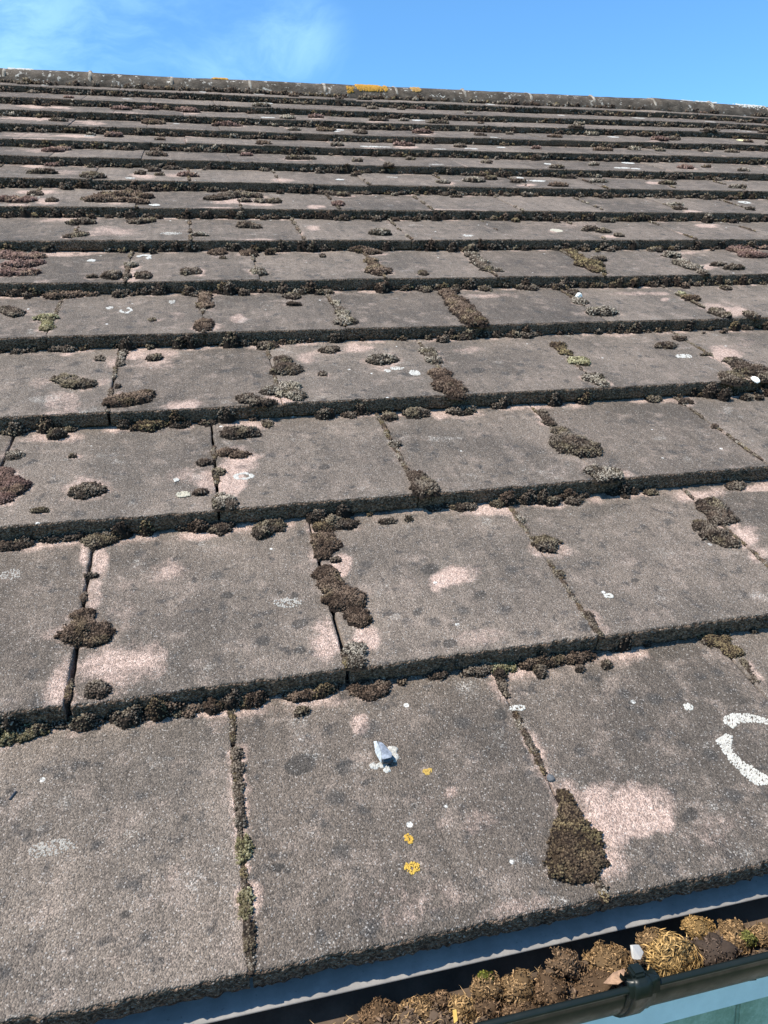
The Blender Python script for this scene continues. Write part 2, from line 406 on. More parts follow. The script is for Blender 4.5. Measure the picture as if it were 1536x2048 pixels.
# ---------------------------------------------------------------- growth on the tiles: moss cushions, read off row by row
# (row, colour, [(px, py, rx, ry), ...])
MOSS_LIST = [
 (0,'dark',[(474,1500,11,20),(476,1532,12,25),(478,1567,10,20)]),
 (0,'pale',[(477,1594,9,10),(480,1616,9,10),(482,1640,12,14)]),
 (0,'yellow',[(488,1685,18,20),(484,1715,12,12)]),
 (0,'yellow',[(492,1795,17,22),(490,1825,13,14)]),
 (0,'dark',[(497,1852,13,20),(500,1890,12,25)]),
 (0,'dark',[(1003,1362,10,18),(1012,1385,6,12)]),
 (0,'dark',[(1052,1470,6,12),(1070,1500,6,10)]),
 (0,'green',[(1132,1592,13,20),(1140,1625,21,25),(1150,1670,42,35),(1140,1720,46,36),(1165,1700,38,40),(1160,1742,28,16)]),
 (0,'dark',[(1203,1772,12,10)]),
 (0,'green',[(1425,1272,30,18),(1465,1302,18,13)]),
 (0,'dark',[(1487,1325,8,12),(1510,1358,6,10)]),
 (0,'yellow',[(25,1455,45,26),(75,1440,30,18)]),
 (0,'dark',[(172,1430,35,18)]),
 (0,'dark',[(340,1404,48,12)]),
 (0,'dark',[(405,1398,35,14)]),
 (0,'green',[(492,1392,36,17)]),
 (0,'brown',[(602,1376,45,14)]),
 (0,'brown',[(722,1362,28,24),(752,1370,26,24)]),
 (0,'dark',[(870,1338,25,12)]),
 (0,'dark',[(946,1324,34,17)]),
 (0,'yellow',[(1001,1330,27,18)]),
 (0,'brown',[(1075,1312,48,12)]),
 (0,'brown',[(1145,1302,40,20)]),
 (1,'brown',[(165,1228,25,13),(168,1262,50,26),(200,1265,24,21)]),
 (1,'dark',[(182,1150,12,6)]),
 (1,'dark',[(195,1375,27,19)]),
 (1,'dark',[(195,1076,30,20),(222,1062,35,10)]),
 (1,'green',[(650,1050,20,14)]),
 (1,'dark',[(690,1047,24,12)]),
 (1,'brown',[(650,1078,26,26),(642,1108,16,10)]),
 (1,'brown',[(652,1142,24,18),(664,1168,24,16),(690,1195,42,24),(722,1235,22,16)]),
 (1,'dark',[(672,1118,10,6)]),
 (1,'pale',[(710,1295,24,15),(712,1322,18,14)]),
 (1,'dark',[(1090,1083,28,19)]),
 (1,'dark',[(1118,1148,10,9)]),
 (1,'dark',[(1177,1228,9,9),(1190,1255,8,14)]),
 (1,'pale',[(1040,1036,8,10)]),
 (1,'dark',[(1420,1008,27,13),(1448,1037,27,14)]),
 (1,'dark',[(1405,1050,20,13),(1430,1068,28,14),(1460,1085,18,12)]),
 (1,'dark',[(30,1088,42,14)]),
 (1,'dark',[(545,1050,32,16)]),
 (1,'dark',[(442,1040,24,18)]),
 (1,'dark',[(775,1042,18,6)]),
 (1,'dark',[(868,1016,16,8)]),
 (1,'dark',[(930,1013,25,11)]),
 (1,'dark',[(1022,1001,20,8)]),
 (1,'dark',[(1065,1000,15,8)]),
 (1,'dark',[(1098,998,17,10)]),
 (1,'dark',[(1145,998,16,13)]),
 (1,'dark',[(1250,990,8,7)]),
 (1,'dark',[(1303,985,15,7)]),
 (1,'dark',[(1470,972,20,9)]),
 (2,'dark',[(172,978,37,19)]),
 (2,'dark',[(80,1021,18,7)]),
 (2,'dark',[(147,912,10,5)]),
 (2,'dark',[(400,983,14,7)]),
 (2,'dark',[(480,864,42,15)]),
 (2,'brown',[(455,904,24,10),(482,909,18,8)]),
 (2,'dark',[(410,923,14,8)]),
 (2,'dark',[(438,942,16,10)]),
 (2,'pale',[(448,1000,24,17)]),
 (2,'pale',[(30,908,18,14)]),
 (2,'red',[(8,942,18,12),(22,970,40,22),(5,995,25,14)]),
 (2,'pale',[(790,888,12,8)]),
 (2,'dark',[(835,950,17,13),(850,970,28,20)]),
 (2,'dark',[(1085,825,10,7),(1100,845,13,9)]),
 (2,'dark',[(1120,860,16,9),(1145,885,38,24),(1172,895,28,17),(1127,890,18,13)]),
 (2,'pale',[(1195,940,25,13),(1225,945,21,13),(1210,962,17,9)]),
 (2,'dark',[(1370,803,14,7)]),
 (2,'dark',[(1430,854,8,4)]),
 (2,'dark',[(20,862,25,8)]),
 (2,'dark',[(85,863,10,5)]),
 (2,'dark',[(140,855,18,9)]),
 (2,'green',[(300,842,36,16)]),
 (2,'dark',[(362,840,20,11)]),
 (2,'dark',[(420,842,14,10)]),
 (2,'dark',[(535,846,11,10)]),
 (2,'dark',[(700,829,17,9)]),
 (2,'dark',[(780,831,14,10)]),
 (2,'dark',[(830,823,25,13)]),
 (2,'dark',[(922,820,26,11)]),
 (2,'dark',[(1303,795,15,10)]),
 (3,'dark',[(125,757,22,11),(160,767,31,13)]),
 (3,'brown',[(230,802,25,12),(265,796,34,14),(292,787,20,10)]),
 (3,'pale',[(246,705,9,8),(240,725,8,12)]),
 (3,'dark',[(235,770,6,12)]),
 (3,'dark',[(308,714,16,8)]),
 (3,'dark',[(200,717,11,8)]),
 (3,'dark',[(565,718,17,11),(570,738,31,14)]),
 (3,'pale',[(575,772,24,13),(592,790,20,13),(545,780,24,9)]),
 (3,'dark',[(493,795,19,11),(525,804,25,9)]),
 (3,'dark',[(645,748,10,6)]),
 (3,'dark',[(658,700,20,9)]),
 (3,'pale',[(765,718,29,13)]),
 (3,'pale',[(855,702,16,8),(868,720,15,9)]),
 (3,'brown',[(880,745,20,13),(897,770,28,18),(915,790,17,12)]),
 (3,'green',[(1115,690,14,7),(1130,705,13,8)]),
 (3,'yellow',[(1160,722,20,11)]),
 (3,'pale',[(1185,755,22,11),(1202,766,13,8)]),
 (3,'dark',[(1333,692,22,8)]),
 (3,'dark',[(1358,677,14,7)]),
 (3,'dark',[(1410,710,12,4)]),
 (3,'dark',[(1465,722,18,8),(1482,730,18,9)]),
 (3,'dark',[(1505,740,30,14),(1530,752,20,12)]),
 (3,'dark',[(1462,750,18,10),(1485,770,20,12)]),
 (3,'dark',[(45,690,20,8)]),
 (3,'dark',[(130,690,30,9)]),
 (3,'dark',[(535,690,20,11)]),
 (3,'dark',[(1040,664,30,10)]),
 (3,'dark',[(920,675,25,8)]),
 (4,'dark',[(10,618,14,9),(32,625,18,11)]),
 (4,'yellow',[(95,635,24,9),(95,655,15,9)]),
 (4,'brown',[(118,592,28,9),(150,590,25,8)]),
 (4,'brown',[(182,588,18,7)]),
 (4,'brown',[(410,590,14,10),(410,608,16,12)]),
 (4,'brown',[(410,648,21,15)]),
 (4,'dark',[(385,585,12,9)]),
 (4,'dark',[(584,592,16,8)]),
 (4,'dark',[(588,608,14,5)]),
 (4,'pale',[(672,604,8,7),(684,623,13,9),(692,642,21,10)]),
 (4,'dark',[(655,584,12,8)]),
 (4,'dark',[(305,640,8,4)]),
 (4,'brown',[(895,585,14,9),(910,600,20,12),(930,620,24,16),(950,640,23,13)]),
 (4,'green',[(1120,576,14,6)]),
 (4,'dark',[(1147,586,14,7)]),
 (4,'pale',[(1160,602,14,8)]),
 (4,'pale',[(1200,623,30,11)]),
 (4,'yellow',[(1362,588,8,4)]),
 (4,'green',[(1383,596,15,7)]),
 (4,'dark',[(1432,622,15,6),(1450,630,12,6)]),
 (4,'dark',[(1500,628,12,8)]),
 (4,'dark',[(1453,577,10,5)]),
 (4,'dark',[(268,585,11,7)]),
 (4,'dark',[(845,573,12,8)]),
 (4,'dark',[(955,565,13,9)]),
 (4,'dark',[(1040,568,20,8)]),
 (5,'red',[(10,510,25,9),(40,515,24,8),(75,512,18,8)]),
 (5,'red',[(40,530,34,9),(75,525,16,7)]),
 (5,'red',[(20,545,28,11),(60,545,22,8)]),
 (5,'dark',[(185,553,10,4)]),
 (5,'dark',[(225,550,23,10)]),
 (5,'dark',[(255,552,9,6)]),
 (5,'dark',[(286,550,17,9)]),
 (5,'dark',[(380,543,21,10)]),
 (5,'pale',[(262,530,12,6)]),
 (5,'brown',[(435,505,18,9)]),
 (5,'dark',[(445,516,8,4)]),
 (5,'brown',[(495,507,18,8)]),
 (5,'pale',[(516,542,15,9)]),
 (5,'dark',[(845,546,9,6)]),
 (5,'brown',[(718,498,22,7),(745,505,18,6)]),
 (5,'brown',[(742,522,13,7),(756,540,24,13)]),
 (5,'pale',[(945,510,14,7),(960,525,17,8),(975,538,13,6)]),
 (5,'pale',[(995,542,12,4)]),
 (5,'green',[(1140,503,10,5),(1155,513,12,6),(1178,528,24,10),(1195,541,16,7)]),
 (5,'dark',[(1196,518,15,6)]),
 (5,'dark',[(1310,500,14,5)]),
 (5,'pale',[(1340,510,17,7)]),
 (5,'pale',[(1360,525,16,6),(1385,535,16,6),(1405,545,10,5)]),
 (5,'dark',[(1436,529,14,4)]),
 (5,'dark',[(1468,535,18,6)]),
 (5,'red',[(1480,500,25,5),(1510,512,26,6)]),
 (5,'red',[(1525,496,18,5)]),
 (5,'dark',[(645,511,6,5)]),
 (6,'dark',[(165,446,27,7)]),
 (6,'dark',[(158,469,17,7)]),
 (6,'dark',[(135,473,10,4)]),
 (6,'dark',[(275,444,20,7),(300,441,14,5)]),
 (6,'pale',[(400,470,15,4)]),
 (6,'dark',[(494,450,20,8),(515,453,9,5)]),
 (6,'pale',[(760,466,23,7)]),
 (6,'dark',[(677,440,9,3)]),
 (6,'dark',[(1180,458,16,6)]),
 (6,'dark',[(1208,463,14,5)]),
 (6,'dark',[(1238,471,9,4)]),
 (6,'dark',[(750,434,18,4)]),
 (7,'red',[(20,400,25,7),(55,400,18,7)]),
 (7,'dark',[(72,388,16,5)]),
 (7,'dark',[(105,401,13,5)]),
 (7,'brown',[(200,400,30,8),(225,392,34,6)]),
 (7,'brown',[(265,388,30,6),(290,393,18,5)]),
 (7,'brown',[(250,402,26,5),(285,404,16,5)]),
 (7,'dark',[(170,398,8,4)]),
 (7,'dark',[(430,398,24,4),(478,392,35,4),(515,393,12,4)]),
 (7,'dark',[(488,402,13,4)]),
 (7,'dark',[(520,402,11,5)]),
 (7,'dark',[(547,403,14,5)]),
 (7,'dark',[(645,386,14,4),(670,388,10,4)]),
 (7,'dark',[(690,390,14,5)]),
 (7,'red',[(677,407,12,6)]),
 (7,'dark',[(730,386,10,4)]),
 (7,'dark',[(883,387,9,5)]),
 (7,'dark',[(912,394,11,3)]),
 (7,'pale',[(1350,410,14,3)]),
 (7,'dark',[(1360,418,12,4)]),
 (7,'dark',[(1500,418,9,3)]),
 (8,'dark',[(88,345,30,6)]),
 (8,'red',[(110,331,17,4)]),
 (8,'dark',[(187,352,24,8)]),
 (8,'dark',[(281,346,11,5)]),
 (8,'dark',[(308,342,16,4)]),
 (8,'dark',[(344,338,18,4)]),
 (8,'red',[(375,351,20,5)]),
 (8,'dark',[(320,349,10,4)]),
 (8,'dark',[(530,341,11,4)]),
 (8,'dark',[(982,357,12,4)]),
 (8,'dark',[(1000,349,10,4)]),
 (8,'dark',[(1041,363,17,4)]),
 (8,'pale',[(886,365,12,4)]),
 (8,'dark',[(1138,355,14,3)]),
 (8,'pale',[(1196,364,18,4)]),
 (8,'dark',[(1315,354,8,3)]),
 (8,'dark',[(1334,367,15,4)]),
 (8,'pale',[(1478,375,17,3)]),
 (9,'red',[(105,302,20,5),(128,299,15,4)]),
 (9,'dark',[(587,317,16,4)]),
 (9,'dark',[(613,317,18,4)]),
 (9,'dark',[(716,322,11,3)]),
 (9,'dark',[(777,330,9,4)]),
 (9,'pale',[(1188,330,10,3)]),
 (9,'dark',[(820,318,10,4)]),
 (10,'red',[(228,272,22,5)]),
 (10,'pale',[(182,270,9,3)]),
 (10,'pale',[(676,290,12,5)]),
 (10,'red',[(806,291,22,4)]),
 (10,'red',[(1073,297,10,3)]),
 (10,'dark',[(1320,302,12,3)]),
 (11,'dark',[(120,242,20,4)]),
 (11,'brown',[(306,246,20,6)]),
 (11,'red',[(453,251,25,4)]),
 (11,'pale',[(588,259,12,4)]),
 (11,'dark',[(721,265,12,5)]),
 (11,'red',[(845,266,22,3)]),
 (11,'red',[(1320,280,18,3)]),
 (12,'red',[(244,219,20,4)]),
 (12,'red',[(375,222,22,5)]),
 (12,'red',[(633,235,15,4)]),
 (12,'dark',[(757,241,20,3)]),
 (12,'dark',[(875,246,20,3)]),
 (12,'dark',[(1150,255,14,3)]),
 (12,'dark',[(1420,262,16,3)]),
]
# patches where the surface coat has worn to the pink concrete: (px, py, rx, ry, strength)
BARE = [(1240,1622,95,48,1.0),(1190,1598,50,36,1.0),(1285,1640,62,30,.9),(1225,1665,45,35,.8),(718,1448,17,20,.8),(900,1585,17,13,.8),(855,1605,25,22,.4),(960,1650,50,25,.4),
 (230,1925,30,16,.4),(345,1740,25,30,.35),(430,1450,22,20,.35),(1180,1750,25,20,.7),(495,1738,9,12,.9),(1440,1660,70,40,.35),(880,1650,35,25,.45),(1020,1830,90,30,.35),(810,1810,90,40,.3),
 (115,1450,40,12,.7),(335,1145,42,26,.7),(905,1153,42,19,1.15),(225,1330,75,45,.75),(120,1370,32,48,.75),(200,1120,18,32,.8),(168,1110,9,30,.8),(185,1180,20,30,.6),(300,1320,30,30,.5),
 (650,1285,28,36,.8),(735,1275,28,26,.8),(680,1128,20,22,1.0),(625,1110,10,40,.4),(405,1068,48,13,.9),(430,1060,35,9,.9),(985,1020,55,12,.9),(1110,1010,30,9,.7),(1490,1078,36,22,1.0),(1455,1050,30,12,.9),
 (1400,988,60,12,.9),(1520,975,40,8,.8),(815,1020,40,10,.7),(1515,1110,25,20,.7),(960,1275,50,18,.4),(660,1255,25,20,.3),(245,1200,30,60,.25),
 (460,960,28,30,.9),(480,912,34,22,.9),(500,850,55,16,.8),(415,960,22,25,.7),(110,872,48,13,.9),(240,857,26,8,.9),(170,975,52,24,.6),(880,828,22,8,.8),(1070,812,14,10,1.0),(370,850,30,10,.6),(1240,962,16,9,.8),
 (365,950,30,16,.4),(1335,800,25,6,.5),(735,830,35,6,.6),(130,852,30,8,.5),
 (138,708,18,6,1.0),(305,712,42,20,.7),(268,705,20,16,.9),(225,725,18,12,.6),(712,697,30,12,1.0),(612,716,25,10,.7),(556,798,32,13,1.0),(370,811,38,10,1.0),(125,800,32,20,.45),(80,765,25,14,.4),
 (768,724,40,16,.6),(1455,708,32,10,.9),(1490,760,38,11,1.0),(1440,700,20,8,.6),(520,692,30,9,.5),(1480,690,40,10,.4),(940,700,50,6,.5),(1240,668,40,6,.6),(240,790,22,10,.6),
 (32,592,34,5,1.0),(1470,622,26,9,.8),(1425,612,40,8,.7),(1330,598,10,3,.8),(140,655,25,8,.35),(475,638,16,8,.6),(90,590,20,6,.6),(990,575,30,4,.6),(1290,570,40,4,.6),(355,632,15,8,.4),
 (135,503,45,5,.9),(262,551,18,11,.9),(400,545,12,8,.7),(1412,533,24,6,.9),(520,500,40,4,.7),(625,503,60,3,.6),(1380,505,30,4,.7),(930,503,12,5,.8),(25,520,40,20,.4),
 (215,465,70,9,.6),(140,438,70,5,.7),(626,457,15,4,.9),(900,435,60,3,.6),(1225,473,20,3,1.0),(440,436,40,3,.8),(1150,450,40,8,.35),(1110,462,12,4,.9),(1420,440,30,4,.9),(1380,437,16,3,.9),
 (465,402,45,6,1.1),(520,409,35,4,.9),(75,384,42,4,1.0),(90,403,25,7,.9),(40,410,22,3,.9),(280,392,30,5,.6),(630,413,14,3,.8),(455,383,20,3,.9),(235,402,20,6,.6),
 (285,352,22,5,.9),(565,361,22,4,.8),(65,332,30,4,1.0),(130,344,30,6,.5),(350,351,20,4,.6),(1310,366,18,3,1.0),(1055,370,18,2.5,1.0),(900,367,16,3,.7),
 (75,292,40,3,.8),(90,302,50,4,.6),(740,311,30,2,.9),(590,318,25,4,.6),(150,272,40,3,.9),(60,270,60,4,.5),(60,236,50,4,.8),(180,245,30,4,.7),(250,240,40,3,.6),
 (70,213,32,3.5,1.0),(120,215,26,3,.9),(632,236,15,3,.8),(750,243,15,2.5,.8),(850,267,15,2.5,.9),(810,294,20,3,.9),(390,274,20,3,.6),(1315,282,18,2.5,.7),(470,252,18,2.5,.7),(380,225,20,3,.7),(200,163,40,3,.5),(20,163,25,2,.6)]
DIRT = [(600,1530,32,18,.9),(1000,1430,18,14,.9),(515,1250,14,8,.8),(597,1247,20,11,.8),(560,1185,12,8,.7),(525,1280,16,10,.8),(590,1190,10,8,.7),(600,1300,10,6,.8),(900,1285,13,8,.9),(835,1222,14,9,.8),(858,1138,20,10,.6),
 (648,935,11,5,.9),(455,1190,12,7,.6),(475,1258,14,8,.5),(1055,910,14,6,.5),(960,1187,11,5,.6),(960,740,14,5,.7),(1075,905,20,5,.4),(1140,865,10,4,.6),(300,1120,20,10,.4),(555,1735,14,10,.7),(1270,1160,10,5,.7),
 (960,1195,14,7,.4),(700,1390,25,10,.6),(540,1200,60,50,.25),(1290,1090,60,30,.25),(250,1830,14,10,.6),(575,1740,12,9,.6),(370,1640,10,10,.5),(800,1830,40,30,.3),(1380,1630,16,12,.6)]

def patch_roof(lst):
    outl = []
    for (px, py, rx, ry, s) in lst:
        p = on_roof(px, py)
        a = on_roof(px + rx, py); b = on_roof(px, py + ry * 0.7, course_of(p[1])); b2 = on_roof(px, py - ry * 0.7, course_of(p[1]))
        outl.append((p[0], p[1], max(abs(a[0] - p[0]), 0.004), max(abs(b[1] - b2[1]) / 1.4, 0.004), s, course_of(p[1]), (b[0] - b2[0]) / (b[1] - b2[1] + 1e-9)))
    return outl

def px_scale(p):
    x0, y0, d = proj(p); x1, y1, _ = proj(p + np.array([0.01, 0, 0])); x2, y2, _ = proj(p + np.array([0, 0.01, 0])); x3, y3, _ = proj(p + np.array([0, 0, 0.01]))
    return abs(x1 - x0) * 100, abs(y2 - y0) * 100, abs(y3 - y0) * 100, d

CLUMPS = []          # (row, colour, [(x, y, rx, ry, h), ...], centre)
for (row, colour, blobs) in MOSS_LIST:
    bl = []
    for (px, py, rx, ry) in blobs:
        p = on_roof(px, py + 0.3 * ry, row)
        y_hi = VTAB[row + 1] * TG
        mu, mv, mz, d = px_scale(p)
        rxm = rx / mu
        h = min(0.017, 0.32 * rxm + 0.0015)
        rym = max((ry - 0.32 * h * mz) / mv, 0.42 * rxm)
        rym = min(rym, 1.5 * rxm)
        h = min(h, 0.55 * min(rxm, rym) + 0.002)
        y = min(p[1], y_hi - 0.25 * rym)
        y = max(y, VTAB[row] * TG + 0.2 * rym)
        bl.append((p[0], y, rxm, rym, h))
    c = np.mean(np.array(bl)[:, :2], axis=0)
    for b0, b1 in list(zip(bl[:-1], bl[1:])):          # lobes grow together
        bl.append(tuple((np.array(b0) + np.array(b1)) / 2)[:2] + (0.8 * min(b0[2], b1[2]), 0.8 * min(b0[3], b1[3]) + 0.3 * abs(b0[1] - b1[1]) / 2, 0.85 * min(b0[4], b1[4])))
    CLUMPS.append((row, colour, bl, c))
# small cushions of the far rows, too small to read off singly
for row, n in ((8, 5), (9, 9), (10, 9), (11, 10), (12, 9), (13, 10), (14, 8)):
    lo = -1.9 - 0.12 * (row - 8); hi = 7.3 + 0.85 * (row - 8)
    k = 0
    while k < n:
        x = random.uniform(lo, hi) * TW
        y = (VTAB[row] + random.uniform(0.1, 0.92)) * TG
        if any(abs(b[0] - x) < 0.09 and r == row for (r, cc, bl, ctr) in CLUMPS for b in bl): 
            k += 0.2; continue
        r = random.uniform(0.016, 0.036)
        bl = [(x, y, r, r * random.uniform(0.6, 1.0), 0.35 * r)]
        if random.random() < 0.5: bl.append((x + r * random.uniform(0.7, 1.3), y + random.uniform(-.3, .3) * r, r * .7, r * .6, .3 * r))
        CLUMPS.append((row, random.choice(['dark', 'dark', 'pale', 'red', 'brown']), bl, np.array([x, y])))
        k += 1

bare_roof = patch_roof(BARE)
dirt_roof = patch_roof(DIRT)
rb = random.Random(3)
for (row, colour, bl, ctr) in CLUMPS:            # cushions keep a pale rim of clean concrete
    if rb.random() < 0.6:
        ox, oy = rb.uniform(-.006, .006), rb.uniform(-.008, .004)
        for (x, y, rx, ry, h) in bl:
            e = rb.uniform(0.0, 0.006) + 0.08 * rx
            bare_roof.append((x + ox, y + oy, rx + e, ry + e, rb.uniform(0.3, 0.8), row, 0.0))

# ---------------------------------------------------------------- tiles
roof = bpy.data.objects.new('tiled_roof', None)
col.objects.link(roof)
roof.matrix_world = ROOF
roof.empty_display_size = 0.2
tag(roof, 'old flat grey-brown concrete tiled roof slope speckled with moss and lichen', 'roof', None, 'thing')

JOINT = {(0, 0): 0.011, (0, 1): 1.02, (1, -.5): -.53, (1, .5): .447, (1, 1.5): 1.47, (2, 0): .03, (2, 1): 1.0, (2, 2): 1.99, (3, -.5): -.52, (3, .5): .44,
         (3, 1.5): 1.52, (3, 2.5): 2.485, (3, 3.5): 3.58, (4, -1): -.96, (4, 0): .036, (4, 1): 1.01, (4, 2): 2.03, (4, 3): 3.03, (4, 4): 4.05}
GAP = {(1, -.5): (.0065, .003), (1, .5): (.006, .003), (2, 0): (.004, .0035), (3, -.5): (.004, .002), (2, -1): (.006, .004), (0, 0): (.003, .003)}
def jrand(c, u): return random.Random(int(c * 1000 + u * 10 + 50000))
def joint_x(c, u):
    return JOINT.get((c, u), u + jrand(c, u).uniform(-.018, .018)) * TW
def joint_gap(c, u):
    if (c, u) in GAP: return GAP[(c, u)]
    g = jrand(c, u + 77).uniform(0.0007, 0.0015); return (g, g)

def patch_field(X, Y, lst, c, x0, x1, seed):
    f = np.zeros_like(X)
    nz = vnoise(X, Y, 55.0, seed, 3) - 0.5
    nz2 = vnoise(X, Y, 18.0, seed + 9, 2) - 0.5
    for (px, py, rx, ry, s, row, shear) in lst:
        if row != c or px + rx * 2 < x0 or px - rx * 2 > x1: continue
        dx = (X - px - shear * (Y - py)) / rx; dy = (Y - py) / ry
        d = np.sqrt(dx * dx + dy * dy) + nz * 0.9 + nz2 * 0.9
        f = np.maximum(f, s * np.clip((1.42 - d) / (0.5 + 0.7 * ((px * 37.7) % 1.0)), 0, 1))
    return f

tile_count = 0
for c in range(NC):
    y0 = VTAB[c] * TG; y1 = VTAB[c + 1] * TG
    lap = 0.05 if c < NC - 1 else 0.02
    off = 0.0 if c % 2 == 0 else 0.5
    u = U0 + off
    vis_lo = -0.62 - 0.155 * c; vis_hi = 2.0 + 0.6 * c + 0.018 * c * c
    while u < U1:
        xa, xb = joint_x(c, u), joint_x(c, u + 1)
        ga0, ga1 = joint_gap(c, u); gb0, gb1 = joint_gap(c, u + 1)
        visible = (u + 1.3 > vis_lo) and (u - 0.3 < vis_hi)
        step = (0.0034 if c < 2 else 0.005 if c < 4 else 0.008 if c < 7 else 0.014) if visible else 0.05
        rr = jrand(c, u + 333)
        nx = max(4, int((xb - xa) / step)); 
        ns = np.linspace(0, y1 - y0 + lap, max(4, int((y1 - y0 + lap) / step)))
        # profile: back of the front face, its foot, front face, rounded arris, top
        prof = [(0.05, -TT + 0.002), (0.004, -TT), (0.0, -TT + 0.003)]
        nf = 6 if c < 3 and visible else 3
        for k in range(1, nf): prof.append((0.0, -TT + 0.003 + (TT - 0.006) * k / nf))
        prof += [(0.0, -0.0032), (0.0009, -0.0012), (0.0028, 0.0)]
        slope = -TT / (y1 - y0)
        prof += [(s, slope * s) for s in ns if s > 0.004]
        prof = np.array(prof)
        npr = len(prof)
        tx = np.linspace(0, 1, nx)
        tx = np.concatenate([[0, 0.006], tx[1:-1], [0.994, 1]]); nx = len(tx)
        T, K = np.meshgrid(tx, np.arange(npr), indexing='ij')
        S = prof[K, 0]; Z = prof[K, 1].copy()
        yy = np.clip(S / (y1 - y0), 0, 1)
        left = xa + (ga0 * (1 - yy) + ga1 * yy) * 0.5; right = xb - (gb0 * (1 - yy) + gb1 * yy) * 0.5
        X = left + (right - left) * T
        # the front arris and the side arrises are worn and nibbled
        nib = (vnoise(X * 0 + X, X * 0 + c * 7.3, 210.0, 5, 3) - 0.5) * 0.0062 + (vnoise(X, X * 0 + c * 3.1, 14.0, 8, 2) - 0.5) * 0.0022
        nib = nib * (0.6 if c == 0 else 1.0) + np.clip(vnoise(X, X * 0 + c * 1.7, 45.0, 12, 2) - 0.74, 0, 1) * 0.022
        wgt = np.clip(1 - S / 0.012, 0, 1) * (K > 1)
        Y = y0 + S + nib * wgt
        rough = (vnoise(X * 1.0, Z * 1.0 + c, 260.0, 21, 2) - 0.5) * 0.0046
        Y = Y + rough * ((K > 1) & (K < 3 + nf))
        edge = (T < 0.003) | (T > 0.997)
        Z = Z - 0.0012 * edge * (K > 2 + nf)
        X = X + np.where(edge, (vnoise(Y, Y * 0 + u, 90.0, 31, 2) - 0.5) * 0.0026, 0)
        tilt = rr.uniform(-0.0016, 0.0016); dzr = rr.uniform(-0.001, 0.001)
        Z = Z + dzr + tilt * (T - 0.5) * 2
        Z = Z + (vnoise(X, Y, 22.0, 40, 3) - 0.5) * 0.0011 * (K > 4 + nf)
        zn = sag(c, X); zb = sag(min(c + 1, 15), X)
        Z = Z + zn + (zb - zn) * (S / (y1 - y0))
        verts = np.stack([X, Y, Z], -1).reshape(-1, 3)
        quads = grid_quads(nx, npr)
        # side skirts
        sk = []
        n0 = len(verts)
        ext = []
        for side, i in ((0, 0), (1, nx - 1)):
            base = verts.reshape(nx, npr, 3)[i]
            low = base.copy(); low[:, 2] = np.minimum(base[:, 2], base[:, 2] - 0.026 * (np.arange(npr) > 2 + nf) )
            s0 = n0 + len(ext) * npr
            ext.append(low)
            a = i * npr + np.arange(npr - 1); b = s0 + np.arange(npr - 1)
            q = np.stack([a, a + 1, b + 1, b], 1) if side == 0 else np.stack([a, b, b + 1, a + 1], 1)
            sk.append(q[3 + nf:])
        verts = np.concatenate([verts] + ext); quads = np.concatenate([quads] + sk)
        face = np.zeros(len(verts)); fk = ((K <= 3 + nf)).reshape(-1) * 1.0
        face[:len(fk)] = fk
        if visible:
            bare = patch_field(verts[:, 0], verts[:, 1], bare_roof, c, xa, xb, 60)
            dirt = 1.25 * patch_field(verts[:, 0], verts[:, 1], dirt_roof, c, xa, xb, 80)
            # worn band below the overlap and along the joints
            b2 = np.clip(1 - np.abs(verts[:, 1] - (y1 - 0.012)) / 0.022, 0, 1) * np.clip((vnoise(verts[:, 0], verts[:, 1] * 0.4, 22.0, 91, 3) - 0.46) * 5, 0, 1)
            ed = np.minimum(verts[:, 0] - xa, xb - verts[:, 0])
            b3 = np.clip(1 - ed / 0.014, 0, 1) * np.clip((vnoise(verts[:, 0], verts[:, 1], 16.0, 95, 3) - 0.5) * 4, 0, 1) * 0.7
            bare = np.maximum(bare, np.maximum(b2 * 0.85, b3))
        else:
            bare = np.zeros(len(verts)); dirt = bare
        cx = (xa + xb) / 2
        verts = verts - np.array([cx, y0, 0.0])
        me = mesh_np('tile', verts, quads, None, TILE, False, {'bare': bare, 'face': face, 'dirt': dirt})
        new_obj('tile', me, roof, (cx, y0, 0.0))
        tile_count += 1
        u += 1

# felt under the tiles, the far slope behind the ridge
x0, x1 = U0 * TW, (U1 + 0.5) * TW
yr = 15.12 * TG
me = mesh_np('underlay', [(x0, 0.03, -.075), (x1, 0.03, -.075), (x1, yr, -.075), (x0, yr, -.075)], [(0, 1, 2, 3)], None, UNDER)
new_obj('underlay', me, roof)
mb = MB()
apex = np.array([0, yr, -0.06])
dn = np.array([0, math.cos(2 * PITCH), -math.sin(2 * PITCH)])      # down the far slope, in roof axes
nn = np.array([0, math.sin(2 * PITCH), math.cos(2 * PITCH)])
for k in range(15):
    a = apex + dn * (k * TG) - nn * TT; b = apex + dn * ((k + 1) * TG); b2 = b - nn * TT
    P = [(x0, *a[1:]), (x1, *a[1:]), (x1, *b[1:]), (x0, *b[1:]), (x1, *b2[1:]), (x0, *b2[1:])]
    mb.add(P, [(0, 3, 2, 1), (3, 5, 4, 2)])
new_obj('far_slope', mb.build('far_slope', RIDGE), roof)

